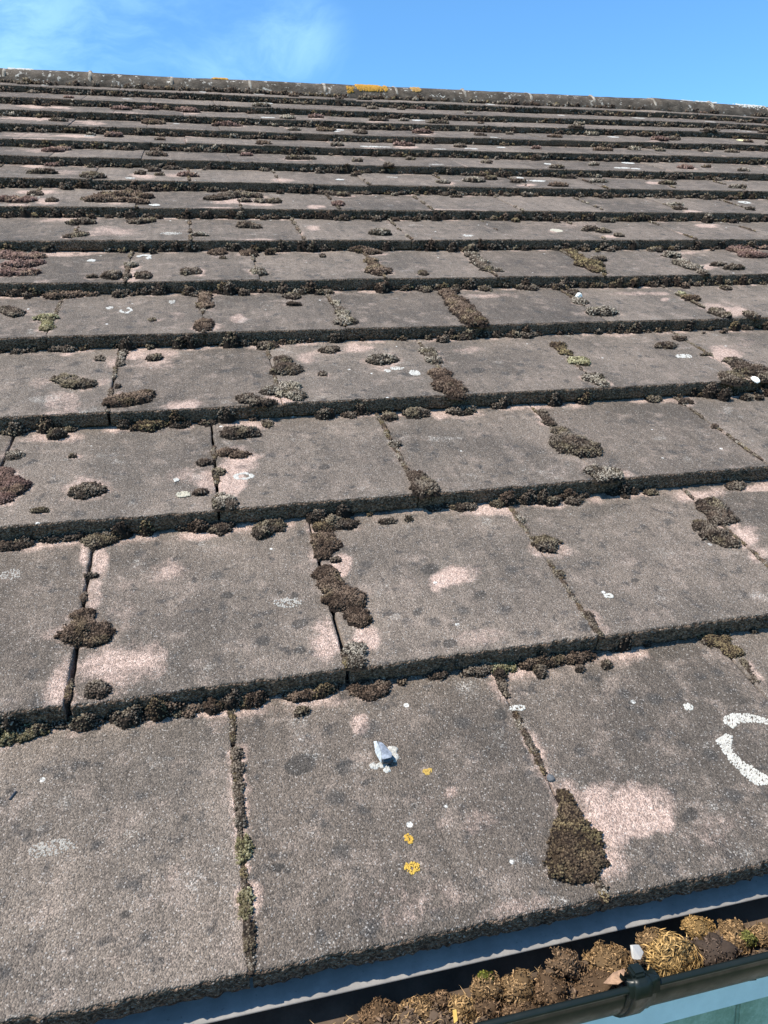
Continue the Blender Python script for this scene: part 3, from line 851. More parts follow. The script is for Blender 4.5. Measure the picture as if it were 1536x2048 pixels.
# ---------------------------------------------------------------- ridge
RL = 1.362 * TW
rj = [-1.51 * TW + (k - 2) * RL for k in range(0, 14)]
RY, RZ, RR, RH = 15.05 * TG, -0.075, 0.130, 0.097
bed = MB()
for k in range(len(rj) - 1):
    a, b = rj[k] + 0.006, rj[k + 1] - 0.006
    n = 15; ms = 8
    xs = np.linspace(a, b, ms); rows_ = []
    rr = random.Random(k + 5); tz = rr.uniform(-.003, .003); tl = rr.uniform(-.004, .004)
    for i, x in enumerate(xs):
        s = float(sag(15, x)) + tz + tl * (i / (ms - 1) - .5)
        for j in range(n):
            t = math.radians(-30 + 210 * 0) + math.pi * j / (n - 1)
            # half-round shell, turned so that it sits level on both slopes
            ax = math.cos(t); az = math.sin(t)
            yv = -ax * RR; zv = (az ** 0.72 if az > 0 else 0.0) * RH
            ca, sa = math.cos(-PITCH), math.sin(-PITCH)
            rows_.append((x, RY + yv * ca - zv * sa, RZ + yv * sa + zv * ca + s))
    V = np.array(rows_); mid = (a + b) / 2
    nz = (vnoise(V[:, 0] * 3, V[:, 1] * 3 + V[:, 2], 12.0, 3, 3) - .5) * 0.004
    V[:, 2] += nz
    q = grid_quads(ms, n)
    inner = V.copy(); inner[:, 1] += (RY - inner[:, 1]) * 0.12; inner[:, 2] -= 0.016
    VV = np.concatenate([V, inner]); N = len(V)
    rim = []
    for i in range(ms - 1):
        for j in (0, n - 1):
            a0 = i * n + j; a1 = (i + 1) * n + j
            rim.append((a0, a1, a1 + N, a0 + N))
    for i in (0, ms - 1):
        for j in range(n - 1):
            a0 = i * n + j; rim.append((a0, a0 + 1, a0 + 1 + N, a0 + N))
    VV = VV - np.array([mid, RY, RZ])
    rt = new_obj('ridge_tile', mesh_np('ridge_tile', VV, np.concatenate([q, np.array(rim)]), None, RIDGE, True), roof, (mid, RY, RZ))
    # mortar joint at its end
    m2 = V.reshape(ms, n, 3)[-1]
    ja = m2 + np.array([0.0, 0, 0]); jb = m2 + np.array([0.012, 0, 0])
    nzj = (vnoise(np.arange(n) * 1.0, np.arange(n) * 0. + k * 3.7, 1.3, 9) - .55) * 0.012
    cen = np.array([0, RY, RZ])
    def push(P, dr):
        Q = P.copy(); d = Q - np.array([0, RY, RZ]); d[:, 0] = 0
        d /= np.linalg.norm(d, axis=1)[:, None]; return Q + d * dr[:, None]
    p0 = push(ja + np.array([-.004, 0, 0]), nzj * 0 - .004); p1 = push(ja, nzj + .003); p2 = push(jb, nzj + .003); p3 = push(jb + np.array([.004, 0, 0]), nzj * 0 - .004)
    G = np.stack([p0, p1, p2, p3], 0).reshape(-1, 3) - np.array([mid, RY, RZ])
    new_obj('mortar_joint', mesh_np('mortar_joint', G, grid_quads(4, n), None, MORTAR, True), rt, (0, 0, 0))
# mortar bed under the ridge
xs = np.arange(x0, x1, 0.02); B = []
for x in xs:
    s = float(sag(15, x)); w = float(vnoise(np.array([x]), np.array([0.3]), 30.0, 4, 3)[0])
    yb = RY - 0.108 - 0.014 * w; zs = surf(x, yb, 14)
    B += [(x, yb - 0.012, zs - 0.004), (x, yb - 0.004, zs + 0.012 + 0.01 * w), (x, yb + 0.03, zs + 0.035)]
new_obj('mortar_bed', mesh_np('mortar_bed', np.array(B), grid_quads(len(xs), 3), None, RIDGE, True), roof)

# ---------------------------------------------------------------- moss
PAL = {'dark':   ((.013, .010, .008), (.040, .029, .022), (.25, .215, .17)),
       'brown':  ((.013, .009, .007), (.046, .031, .022), (.24, .18, .135)),
       'green':  ((.013, .009, .007), (.046, .032, .020), (.25, .20, .11)),
       'yellow': ((.018, .015, .009), (.11, .10, .048), (.52, .50, .33)),
       'pale':   ((.016, .013, .010), (.066, .053, .041), (.46, .42, .35)),
       'red':    ((.020, .012, .010), (.075, .045, .038), (.32, .22, .19))}
COLWORD = {'dark': 'blackish brown', 'brown': 'warm brown', 'green': 'olive brown', 'yellow': 'yellow green', 'pale': 'grey tipped', 'red': 'reddish'}

def add_moss(mb, blobs, pal, tau, ref, c, rng, single=False):
    """one cushion: a lumpy dark body packed with short pointed shoots"""
    lo = np.min([[b[0] - b[2] * 1.25, b[1] - b[3] * 1.25] for b in blobs], axis=0)
    hi = np.max([[b[0] + b[2] * 1.25, b[1] + b[3] * 1.25] for b in blobs], axis=0)
    sd = int(rng.integers(1 << 20))
    def height(x, y):
        nz = (vnoise(x, y, 1.1 / max(0.006, np.mean([b[2] for b in blobs]) * 0.55), sd, 3) - 0.5)
        acc_ = np.zeros_like(x); hh_ = np.zeros_like(x)
        for (bx, by, rx, ry, h) in blobs:
            d = np.sqrt(((x - bx) / (rx * 1.04)) ** 2 + ((y - by) / (ry * 1.06)) ** 2)
            e_ = np.exp(-3.8 * np.clip(d, 0, 8)); acc_ += e_; hh_ += e_ * h
        nz3 = vnoise(x, y, 1 / max(0.0045, tau * 1.6), sd + 11, 2) - 0.5
        d = np.clip(-np.log(acc_ + 1e-12) / 3.8, 0, None) + nz * (0.6 if single and len(blobs) > 1 else 0.7) + nz3 * (0.38 if single and len(blobs) > 1 else 0.42)
        d = np.clip(d, 0, None)
        H = np.where(d < 1.0, hh_ / (acc_ + 1e-12) * np.power(np.clip(1 - d ** 2.4, 0, 1), 0.5), -1.0)
        lump = vnoise(x, y, 1 / 0.008, sd + 5, 2) - 0.5
        return np.where(H > 0, np.maximum(H * (1 + 0.8 * lump), 0.0003), H)
    def base_z(x, y):
        k = (y - VTAB[c] * TG) / ((VTAB[c + 1] - VTAB[c]) * TG)
        zn = sag(c, x); zb = sag(min(c + 1, 15), x) - TT
        return zn + (zb - zn) * np.minimum(k, 1.0)
    step = max(tau * 1.5, 0.0028)
    gx = np.arange(lo[0], hi[0] + step, step); gy = np.arange(lo[1], hi[1] + step, step)
    X, Y = np.meshgrid(gx, gy, indexing='ij')
    H = height(X, Y)
    Zb = base_z(X, Y)
    Z = np.where(H > 0, Zb + H * 0.88, Zb - 0.002)
    q = grid_quads(len(gx), len(gy))
    if single and (H > 0).any():
        M_ = H > 0; lab = np.zeros(H.shape, dtype=int); best = (0, 0); cur = 0
        for st in zip(*np.nonzero(M_)):
            if lab[st]: continue
            cur += 1; stack = [st]; lab[st] = cur; cnt = 0
            while stack:
                i_, j_ = stack.pop(); cnt += 1
                for a_, b_ in ((i_ + 1, j_), (i_ - 1, j_), (i_, j_ + 1), (i_, j_ - 1)):
                    if 0 <= a_ < H.shape[0] and 0 <= b_ < H.shape[1] and M_[a_, b_] and not lab[a_, b_]:
                        lab[a_, b_] = cur; stack.append((a_, b_))
            best = max(best, (cnt, cur))
        keepm = lab == best[1]
        H = np.where(keepm, H, -1.0); Z = np.where(H > 0, Zb + H * 0.88, Zb - 0.002)
    inside = (H > 0).ravel()
    keep = inside[q].any(axis=1)
    q = q[keep]
    used = np.unique(q)
    if len(used) == 0: return
    remap = -np.ones(X.size, dtype=int); remap[used] = np.arange(len(used))
    V = np.stack([X.ravel(), Y.ravel(), Z.ravel()], 1)[used]
    mb.add(V - ref, remap[q], None, np.tile(np.array(pal[0]), (len(V), 1)))
    # shoots
    area = (hi[0] - lo[0]) * (hi[1] - lo[1])
    n = int(area / (tau * tau * 0.42))
    if n < 1: return
    x = rng.uniform(lo[0], hi[0], n); y = rng.uniform(lo[1], hi[1], n)
    h = height(x, y)
    ok = h > 0
    if single:
        gi = np.clip(np.rint((x - gx[0]) / step).astype(int), 0, len(gx) - 1); gj = np.clip(np.rint((y - gy[0]) / step).astype(int), 0, len(gy) - 1)
        ok &= H[gi, gj] > 0
    x, y, h = x[ok], y[ok], h[ok]; n = len(x)
    if n == 0: return
    e = tau
    hx = np.clip(height(x + e, y), 0, 1) - np.clip(height(x - e, y), 0, 1); hy = np.clip(height(x, y + e), 0, 1) - np.clip(height(x, y - e), 0, 1)
    nrm = np.stack([-hx / (2 * e), -hy / (2 * e), np.ones(n)], 1)
    nrm[:, :2] = np.clip(nrm[:, :2], -2.2, 2.2)
    nrm /= np.linalg.norm(nrm, axis=1)[:, None]
    nrm += rng.normal(0, 0.28, (n, 3)); nrm /= np.linalg.norm(nrm, axis=1)[:, None]
    P = np.stack([x, y, base_z(x, y) + h * 0.88 - 0.25 * tau], 1)
    t1 = np.cross(nrm, rng.normal(0, 1, (n, 3))); t1 /= np.linalg.norm(t1, axis=1)[:, None]
    t2 = np.cross(nrm, t1)
    sz = tau * rng.uniform(0.45, 1.25, n)[:, None]
    ring = []
    for k in range(4):
        a = math.pi / 2 * k
        ring.append(P + (t1 * math.cos(a) + t2 * math.sin(a)) * sz * 0.62 + nrm * sz * 0.35)
    tip = P + nrm * sz * 1.25
    V = np.stack(ring + [tip], 1).reshape(-1, 3)
    b = np.arange(n) * 5
    T = np.concatenate([np.stack([b + k, b + (k + 1) % 4, b + 4], 1) for k in range(4)])
    mixv = rng.uniform(0, 1, n)
    patch = vnoise(x, y, 55.0, sd + 3, 2)
    mid = np.array(pal[1]); tipc = np.array(pal[2]); dk = np.array(pal[0])
    cm = dk * 0.6 + mid * 0.4 + (mid - dk) * 0.9 * (mixv * patch)[:, None]
    ct = mid + (tipc - mid) * (np.clip(mixv ** 1.35 * 1.1 + (patch - 0.58) * 1.7, 0, 1))[:, None]
    alt = vnoise(x, y, 38.0, sd + 21, 2); wsel = np.clip((alt - 0.56) * 6, 0, 1)[:, None] * (0.5 if pal is PAL['green'] or pal is PAL['yellow'] else 0.3)
    ct = ct * (1 - wsel) + wsel * (np.array((.30, .26, .13)) * (0.25 + 0.9 * mixv[:, None]))
    wsel2 = np.clip((0.40 - alt) * 6, 0, 1)[:, None] * 0.7
    ct = ct * (1 - wsel2) + wsel2 * (np.array((.105, .074, .055)) * (0.4 + 0.9 * mixv[:, None]))
    Cc = np.stack([cm] * 4 + [ct], 1).reshape(-1, 3)
    mb.add(V - ref, None, T, Cc)

ORD = ['', 'first', 'second', 'third', 'fourth', 'fifth', 'sixth', 'seventh', 'eighth', 'ninth', 'tenth', 'eleventh', 'twelfth', 'thirteenth', 'fourteenth', 'fifteenth',
       'sixteenth', 'seventeenth', 'eighteenth', 'nineteenth', 'twentieth', 'twenty-first', 'twenty-second', 'twenty-third', 'twenty-fourth', 'twenty-fifth', 'twenty-sixth',
       'twenty-seventh', 'twenty-eighth', 'twenty-ninth', 'thirtieth', 'thirty-first', 'thirty-second', 'thirty-third', 'thirty-fourth', 'thirty-fifth']
def tau_for(p):
    d = proj(p)[2]
    return max(0.0021, 1.7 * d / (FPX / 2))

order = {}
for i, (row, colour, bl, ctr) in enumerate(CLUMPS):
    px, py, _ = proj((ctr[0], ctr[1], surf(ctr[0], ctr[1], row)))
    order.setdefault(row, []).append((px, i))
rank = {}
for row, l in order.items():
    l.sort()
    vis = [(px, i) for px, i in l if -10 < px < 1546]
    for k, (px, i) in enumerate(vis): rank[i] = (k + 1, len(vis))
for i, (row, colour, bl, ctr) in enumerate(CLUMPS):
    rng = np.random.default_rng(1000 + i)
    ref = np.array([ctr[0], ctr[1], surf(ctr[0], ctr[1], row)])
    mb = MB()
    add_moss(mb, bl, PAL[colour], tau_for(ref), ref, row, rng, True)
    if not mb.v or i not in rank: continue
    o = new_obj('moss_cushion', mb.build('moss_cushion', MOSS), None, ref, True)
    w = max(b[0] + b[2] for b in bl) - min(b[0] - b[2] for b in bl); hgt = max(b[1] + b[3] for b in bl) - min(b[1] - b[3] for b in bl)
    size = 'tiny' if max(w, hgt) < 0.02 else 'small' if max(w, hgt) < 0.04 else 'large' if max(w, hgt) > 0.085 else 'mid-sized'
    shape = 'long' if hgt > 1.9 * w or w > 2.2 * hgt else 'lobed' if len(bl) > 2 else 'round'
    k, n = rank[i]
    side = ORD[k] + ' from the left' if k <= (n + 1) // 2 else (ORD[n - k + 1] + ' from the right')
    tag(o, '%s %s %s moss cushion, %s tile row from the gutter, %s' % (size, shape, COLWORD[colour], ORD[row + 1], side), 'moss', 'moss cushions on the tiles')

# moss packed into the step below each course
for c in range(1, NC + 1):
    rng = np.random.default_rng(400 + c)
    cc = c - 1
    yn = VTAB[c] * TG
    lo = (-0.9 - 0.16 * c) * TW; hi = (2.4 + 0.62 * c + 0.018 * c * c) * TW
    ref = np.array([(lo + hi) / 2, yn, 0.0])
    tau = tau_for(np.array([(lo + hi) / 2, yn, 0.0]))
    mb = MB()
    x = lo
    while x < hi:
        dens = vnoise(np.array([x]), np.array([c * 1.9]), 3.5, 77, 2)[0] + (0.10 if x < 0.3 and c > 4 else 0)
        r = rng.uniform(0.004, 0.010) if dens < 0.5 else rng.uniform(0.006, 0.015)
        if c > 8: r *= 1.25
        if rng.uniform() < (-0.26 if c < 4 else -0.05) + 1.3 * dens:
            h = rng.uniform(0.5, 1.0) * min(0.022, 0.9 * r + 0.004)
            if rng.uniform() < 0.22: h = rng.uniform(0.65, 0.95) * TT; r = max(r, rng.uniform(.010, .017))
            y = yn - rng.uniform(-0.002, 0.006) if c < NC else RY - 0.128
            if rng.uniform() < 0.12 + (0.14 if c > 7 else 0): y -= rng.uniform(0.006, 0.03)
            pal = PAL[rng.choice(['dark', 'dark', 'dark', 'brown', 'green', 'pale'], p=[.3, .2, .15, .2, .1, .05])]
            add_moss(mb, [(x, y, r, rng.uniform(0.45, 0.85) * r + 0.002, h)], pal, tau, ref, cc, rng)
        x += r * rng.uniform(0.8, 1.7)
    # scurf clinging to the front edges themselves
    nsc = int((hi - lo) / 0.011)
    xs = rng.uniform(lo, hi, nsc)
    if c < NC:
        P = []; Cc = []; T = []
        for kx in xs:
            if vnoise(np.array([kx]), np.array([c * 2.3]), 9.0, 31, 2)[0] < 0.42: continue
            zc = float(sag(c, kx)) - rng.uniform(0.004, TT)
            m_ = int(rng.integers(5, 14)); rad = rng.uniform(0.003, 0.009)
            for _ in range(m_):
                px = kx + rng.normal(0, rad); pz = np.clip(zc + rng.normal(0, rad * 0.6), float(sag(c, kx)) - TT, float(sag(c, kx)) - 0.002)
                s = tau * rng.uniform(0.6, 1.1)
                b = len(P)
                P += [(px - s * .6, yn + .001, pz - s * .5), (px + s * .6, yn + .001, pz - s * .5), (px, yn + .001, pz + s * .7), (px + rng.normal(0, s * .3), yn - s * .9, pz + s * .3)]
                g = rng.uniform(0, 1); base = np.array((.03, .024, .019)) + g * np.array((.05, .042, .034))
                Cc += [base] * 3 + [base * 1.3 + (0.14 * (g > 0.75))]
                T += [(b, b + 1, b + 3), (b + 1, b + 2, b + 3), (b + 2, b, b + 3)]
        if P: mb.add(np.array(P) - ref, None, np.array(T), np.array(Cc))
    o = new_obj('crevice_moss', mb.build('crevice_moss', MOSS), None, ref, True)
    where = 'under the overlap of the %s tile row from the gutter' % ORD[c + 1] if c < NC else 'along the foot of the ridge tiles'
    tag(o, 'dark moss packed %s' % where, 'moss', 'moss in the overlaps', 'stuff')

# crumbs of moss and dirt caught in the joints
for c in range(0, 9):
    rng = np.random.default_rng(700 + c)
    off = 0.0 if c % 2 == 0 else 0.5
    lo = -0.62 - 0.155 * c; hi = 2.0 + 0.6 * c + 0.018 * c * c
    ref = np.array([0.3 * (lo + hi) / 2, VTAB[c] * TG, 0.0]); mb = MB()
    tau = tau_for(ref) * 0.85
    u = math.floor(lo) + off
    while u < hi:
        wide = GAP.get((c, u), (0, 0))[0] > .0045
        y = VTAB[c] * TG + 0.004
        while y < VTAB[c + 1] * TG:
            cov = vnoise(np.array([y]), np.array([u * 7.7 + c]), 26.0, 55, 2)[0] + (0.16 if (c, u) == (0, 0) else 0.0)
            r = rng.uniform(.0014, .0034) * (1.15 if c > 3 else 1.0)
            if cov > (0.66 if wide else 0.50):
                pal = PAL[rng.choice(['dark', 'pale', 'green', 'brown'], p=[.5, .22, .13, .15])]
                add_moss(mb, [(joint_x(c, u) + rng.normal(0, .0012), y, r, r * 1.9, r * .5)], pal, tau, ref, c, rng)
            y += r * 1.3
        u += 1
    if mb.v:
        o = new_obj('joint_moss', mb.build('joint_moss', MOSS), None, ref, True)
        tag(o, 'crumbs of moss and dirt caught in the joints of the %s tile row' % ORD[c + 1], 'moss', 'moss in the joints', 'stuff')

# ---------------------------------------------------------------- lichen crusts
def lichen(name, px, py, rx, ry, colr, label, ring=0.0, dens=1.0, arc=None, thick=0.0011, row=None, cat='lichen', group=None, cell=None):
    p = on_roof(px, py, row)
    c = course_of(p[1]) if row is None else row
    mu, mv, mz, d = px_scale(p)
    rxm, rym = rx / mu, ry / mv
    rng = np.random.default_rng(int(px * 7 + py))
    s = cell or max(0.0012, 1.2 * d / (FPX / 2))
    n = int(rxm * rym * 4 / (s * s) * 1.9) + 6
    a = rng.uniform(-1.1, 1.1, n); b = rng.uniform(-1.1, 1.1, n)
    rr = np.sqrt(a * a + b * b)
    X = p[0] + a * rxm; Y = p[1] + b * rym
    nz = vnoise(X, Y, 1.2 / max(rxm, 0.004), int(px), 3) - 0.5
    ok = rr + nz * 0.6 < 1.0
    if ring: ok &= rr + nz * 0.3 > ring
    if rx > 14 and not ring: ok &= vnoise(X, Y, 0.55 / s, int(py), 2) > 0.37
    if arc: 
        an = np.degrees(np.arctan2(b, a)); ok &= ~((an > arc[0]) & (an < arc[1]))
    ok &= rng.uniform(0, 1, n) < dens
    X, Y = X[ok], Y[ok]
    if len(X) == 0: return
    zb = np.array([surf(x, y, c) for x, y in zip(X, Y)])
    mb = MB()
    V = []; T = []; Cc = []
    for x, y, z in zip(X, Y, zb):
        k = 5; b0 = len(V); r = s * rng.uniform(0.55, 1.0); a0 = rng.uniform(0, 6.28); hh = thick * rng.uniform(0.6, 1.3)
        for j in range(k):
            t = a0 + 2 * math.pi * j / k; V.append((x + r * math.cos(t), y + r * math.sin(t), z + 0.0002))
        V.append((x, y, z + 0.0008 + hh))
        g = rng.uniform(0.8, 1.1); Cc += [np.array(colr) * g * 0.92] * k + [np.array(colr) * g]
        T += [(b0 + j, b0 + (j + 1) % k, b0 + k) for j in range(k)]
    mb.add(np.array(V) - p, None, np.array(T), np.array(Cc))
    o = new_obj(name, mb.build(name, LICHEN), None, p, True)
    tag(o, label, cat, group or 'lichen crusts on the roof')
WH = (.43, .43, .405); CRM = (.40, .38, .31); ORG = (.62, .30, .02); GRY = (.33, .32, .295)
lichen('lichen_patch', 1533, 1497, 76, 72, WH, 'big white lichen ring on the lowest tile row at the right edge', ring=0.78, dens=.7, arc=(120, 140), thick=.0016)
lichen('lichen_patch', 105, 1695, 48, 20, GRY, 'broken pale grey lichen patch on the lowest left tile', dens=.55)
lichen('lichen_patch', 262, 1670, 16, 9, GRY, 'faint small grey lichen fleck beside the broken grey patch, lowest left tile', dens=.4)
lichen('lichen_patch', 1035, 1416, 15, 6, WH, 'small white lichen streak across the joint left of the big white ring', dens=.9)
lichen('lichen_patch', 1376, 1414, 9, 7, WH, 'tiny white lichen streak above and left of the big white ring', dens=.8)
lichen('lichen_patch', 855, 1543, 9, 7, (.40, .28, .08), 'uppermost of three yellow lichen spots on the lowest middle tile', dens=.75)
lichen('lichen_patch', 817, 1678, 8, 10, (.46, .30, .06), 'middle one of three yellow lichen spots on the lowest middle tile', dens=.85)
lichen('lichen_patch', 825, 1735, 14, 12, (.48, .33, .07), 'lowest and largest of three yellow lichen spots on the lowest middle tile', dens=.7)
lichen('lichen_patch', 575, 1205, 26, 10, GRY, 'grey lichen fleck left of the long brown moss, second tile row', dens=.35)
lichen('lichen_patch', 1218, 1192, 8, 5, WH, 'tiny white lichen ring on the second tile row, right of the thin joint', ring=.5, dens=.9)
lichen('lichen_patch', 22, 1150, 22, 14, GRY, 'pale grey lichen specks at the left edge, second tile row', dens=.25)
lichen('lichen_patch', 487, 952, 20, 8, WH, 'white lichen ring beside the mossy joint, third tile row', ring=.62, dens=1)
lichen('lichen_patch', 367, 989, 14, 6, CRM, 'cream lichen disc beside a small moss cushion, third tile row', dens=.9)
lichen('lichen_patch', 352, 960, 5, 4, WH, 'tiny white lichen dot above the cream disc, third tile row', dens=1)
lichen('lichen_patch', 830, 746, 11, 6, WH, 'white lichen spot right of the round moss cushion, fourth tile row', dens=.95)
lichen('lichen_patch', 795, 737, 13, 4, WH, 'thin white lichen streak just right of the round moss cushion, fourth tile row', dens=.8)
lichen('lichen_patch', 775, 742, 6, 3, WH, 'tiny white lichen dot below the round moss cushion, fourth tile row', dens=.9)
lichen('lichen_patch', 1368, 713, 15, 5, WH, 'long white lichen blot near the right edge, fourth tile row', dens=1)
lichen('lichen_patch', 219, 616, 8, 3.5, WH, 'solid white lichen disc on the fifth tile row, left half', dens=1)
lichen('lichen_patch', 252, 621, 13, 7, WH, 'broken white lichen ring beside a white disc, fifth tile row', ring=.6, dens=.8, arc=(90, 160))
lichen('lichen_patch', 344, 604, 6, 4, GRY, 'small grey lichen tuft on the fifth tile row left of the brown joint', dens=.6)
lichen('lichen_patch', 288, 514, 15, 6, WH, 'bright white hook-shaped lichen on the sixth tile row, left third', ring=.45, dens=1, arc=(-180, -60))
lichen('lichen_patch', 183, 521, 8, 2.6, WH, 'small white lichen dash on the sixth tile row near the left', dens=1)
lichen('lichen_patch', 936, 472, 10, 3.2, WH, 'solid white lichen oval on the seventh tile row, mid picture', dens=1)
lichen('lichen_patch', 961, 449, 15, 4, WH, 'white lichen arc above the white oval, seventh tile row', ring=.5, dens=1, arc=(-180, 0))
lichen('lichen_patch', 1112, 461, 11, 4, CRM, 'cream lichen blot on the seventh tile row, right half', dens=.9)
lichen('lichen_patch', 340, 467, 22, 3, GRY, 'faint grey lichen dashes on the seventh tile row, left half', dens=.4)
lichen('lichen_patch', 310, 410, 10, 2.6, WH, 'white lichen dash at the front edge of the eighth tile row', dens=1)
lichen('lichen_patch', 755, 294, 34, 2.6, WH, 'long white lichen streak on the eleventh tile row, mid picture', dens=1)
lichen('lichen_patch', 1490, 281, 15, 2.6, (.62, .60, .34), 'pale yellow lichen blot near the right edge, twelfth tile row', dens=1)
lichen('lichen_patch', 1245, 336, 16, 2, WH, 'white lichen dash on the tenth tile row, right half', dens=1)
lichen('lichen_patch', 680, 359.5, 8, 2, WH, 'white lichen dash on the ninth tile row, mid picture', dens=1)
lichen('lichen_patch', 1075, 362, 16, 2, WH, 'white lichen streak beside moss, ninth tile row, right half', dens=1)
lichen('lichen_patch', 1490, 405, 12, 3, WH, 'white broken lichen ring at the right, eighth tile row', ring=.4, dens=.8)
rl = random.Random(12)
far_cols = {}
for row in range(8, 15):
    n = 4 if row < 11 else 5
    xs = sorted(rl.uniform(-1.9 - .12 * (row - 8), 7.2 + .85 * (row - 8)) for _ in range(n))
    for k, u in enumerate(xs):
        y = (VTAB[row] + rl.uniform(.12, .9)) * TG; x = u * TW
        px, py, d = proj((x, y, surf(x, y, row)))
        if not 5 < px < 1531: continue
        lichen('lichen_patch', px, py, rl.uniform(6, 15), rl.uniform(1.2, 2.2), rl.choice([WH, WH, GRY]),
               'far white lichen fleck, %s tile row from the gutter, %s such from left' % (ORD[row + 1], ORD[k + 1]), dens=.95, row=row, group='far white lichen flecks')

# lichen on the ridge (lies on the curved shells)
def ridge_lichen(px, hw, t0, t1, colr, label, dens=1.0, n=260):
    rng = np.random.default_rng(int(px))
    d = CR.T @ np.array([(px - 768) / FPX, ((150 + px * .04) - 1024) / FPX, 1.0])
    sx = (RY - CPOS[1]) / d[1]; xc = CPOS[0] + sx * d[0]
    wm = hw / (FPX / (CR @ np.array([xc, RY, 0]) + CT)[2])
    V = []; T = []; Cc = []
    ref = np.array([xc, RY, RZ])
    for _ in range(n):
        a = rng.uniform(-1, 1); b = rng.uniform(0, 1)
        if vnoise(np.array([a * 2 + px]), np.array([b * 2.0]), 1.6, 5, 2)[0] + 0.25 * (1 - abs(a)) < 0.42: continue
        if rng.uniform() > dens: continue
        t = math.radians(t0 + (t1 - t0) * b); x = xc + a * wm
        yv = -math.cos(t) * RR; zv = math.sin(t) ** 0.72 * RH
        ca, sa = math.cos(-PITCH), math.sin(-PITCH)
        cpt = np.array([x, RY + yv * ca - zv * sa, RZ + yv * sa + zv * ca + float(sag(15, x))])
        nr = np.array([0, -math.cos(t) * ca - math.sin(t) * sa, -math.cos(t) * sa + math.sin(t) * ca])
        tt = np.array([0, -nr[2], nr[1]]); r = rng.uniform(.004, .008); b0 = len(V)
        for j in range(5):
            q = 2 * math.pi * j / 5
            V.append(cpt + np.array([1, 0, 0]) * r * math.cos(q) + tt * r * math.sin(q) + nr * 0.001)
        V.append(cpt + nr * 0.0065)
        g = rng.uniform(.8, 1.1); Cc += [np.array(colr) * g] * 6
        T += [(b0 + j, b0 + (j + 1) % 5, b0 + 5) for j in range(5)]
    mb = MB(); mb.add(np.array(V) - ref, None, np.array(T), np.array(Cc))
    o = new_obj('lichen_patch', mb.build('lichen_patch', LICHEN), None, ref, True)
    tag(o, label, 'lichen', 'lichen on the ridge')
ridge_lichen(738, 31, 18, 62, (.40, .22, .04), 'big bright orange lichen patch in the middle of the ridge', 1.0, 420)
ridge_lichen(695, 7, 8, 34, (.38, .21, .04), 'small orange lichen spot left of the big orange patch on the ridge', 1.0, 60)
ridge_lichen(825, 10, 22, 52, (.36, .22, .08), 'small orange lichen spot right of the big orange patch on the ridge', .8, 90)
ridge_lichen(440, 15, 48, 78, (.38, .22, .05), 'orange lichen dash on the left half of the ridge', .9, 100)
ridge_lichen(45, 22, 48, 80, WH, 'white lichen blot at the left end of the ridge', .9, 150)
ridge_lichen(1390, 45, 55, 88, WH, 'white lichen crust along the ridge top at the right', .6, 260)
ridge_lichen(1490, 28, 30, 70, WH, 'white lichen crust at the far right end of the ridge', .5, 140)

# ---------------------------------------------------------------- the pale curled flake with white crust on the lowest tile
p = on_roof(768, 1507, 0)
mu, mv, mz, d = px_scale(p)
def at(px, py, h=0.0):
    q = on_roof(px, py + h * mz, 0); return np.array([q[0], q[1], q[2] + h]) - p
flake = bpy.data.objects.new('curled_flake', None); col.objects.link(flake); flake.matrix_world = ROOF @ Matrix.Translation(p)
tag(flake, 'pale grey folded flake with dark curled foot stuck on lowest middle tile', 'flake')
GREYP = plain('pale grey flake', (.20, .225, .26), .5, .5, .35, 250); GREYL = plain('white flake', (.37, .41, .43), .5, .5, .3, 250); DARKP = plain('dark curled foot', (.03, .04, .055), .3, .5, .4, 250)
def plate(name, pts, mat, th, parent):
    import bmesh
    bm = bmesh.new()
    vs_ = [bm.verts.new(q) for q in pts]
    bm.faces.new(vs_)
    bmesh.ops.triangulate(bm, faces=bm.faces[:])
    bmesh.ops.subdivide_edges(bm, edges=bm.edges[:], cuts=2, use_grid_fill=True)
    bmesh.ops.solidify(bm, geom=bm.faces[:], thickness=th)
    me = bpy.data.meshes.new(name); bm.to_mesh(me); bm.free(); me.materials.append(mat)
    return new_obj(name, me, parent)
plate('pale_fold', [at(748, 1484, .004), at(754, 1483, .006), at(762, 1506, .012), at(762, 1525, .009), at(752, 1506, .003)], GREYL, .0012, flake)
plate('grey_fold', [at(755, 1484, .006), at(764, 1488, .007), at(782, 1508, .009), at(781, 1516, .011), at(763, 1520, .011), at(761, 1505, .012)], GREYP, .0012, flake)
mb = MB()
ax0, ax1 = at(763, 1522, .005), at(783, 1517, .005)
axis = ax1 - ax0; L_ = np.linalg.norm(axis); axis /= L_
e1 = np.array([0, 0, 1.0]); e2 = np.cross(axis, e1); e2 /= np.linalg.norm(e2)
V = []
for i in range(9):
    t = i / 8; r = 0.0052 * (0.7 + 0.3 * math.sin(math.pi * t))
    for j in range(14):
        a = 2 * math.pi * j / 14; rr_ = r * (1 - 0.22 * (j / 14))
        V.append(ax0 + axis * L_ * t + (e1 * math.sin(a) + e2 * math.cos(a)) * rr_)
q = [(i * 14 + j, (i + 1) * 14 + j, (i + 1) * 14 + (j + 1) % 14, i * 14 + (j + 1) % 14) for i in range(8) for j in range(14)]
mb.add(V, q, None)
V = np.array(V)
mb.add(np.concatenate([V[-14:], [V[-14:].mean(0) - axis * .002]]), None, [(j, (j + 1) % 14, 14) for j in range(14)])
mb.add(np.concatenate([V[:14], [V[:14].mean(0)]]), None, [((j + 1) % 14, j, 14) for j in range(14)])
new_obj('curled_foot', mb.build('curled_foot', DARKP, True), flake)
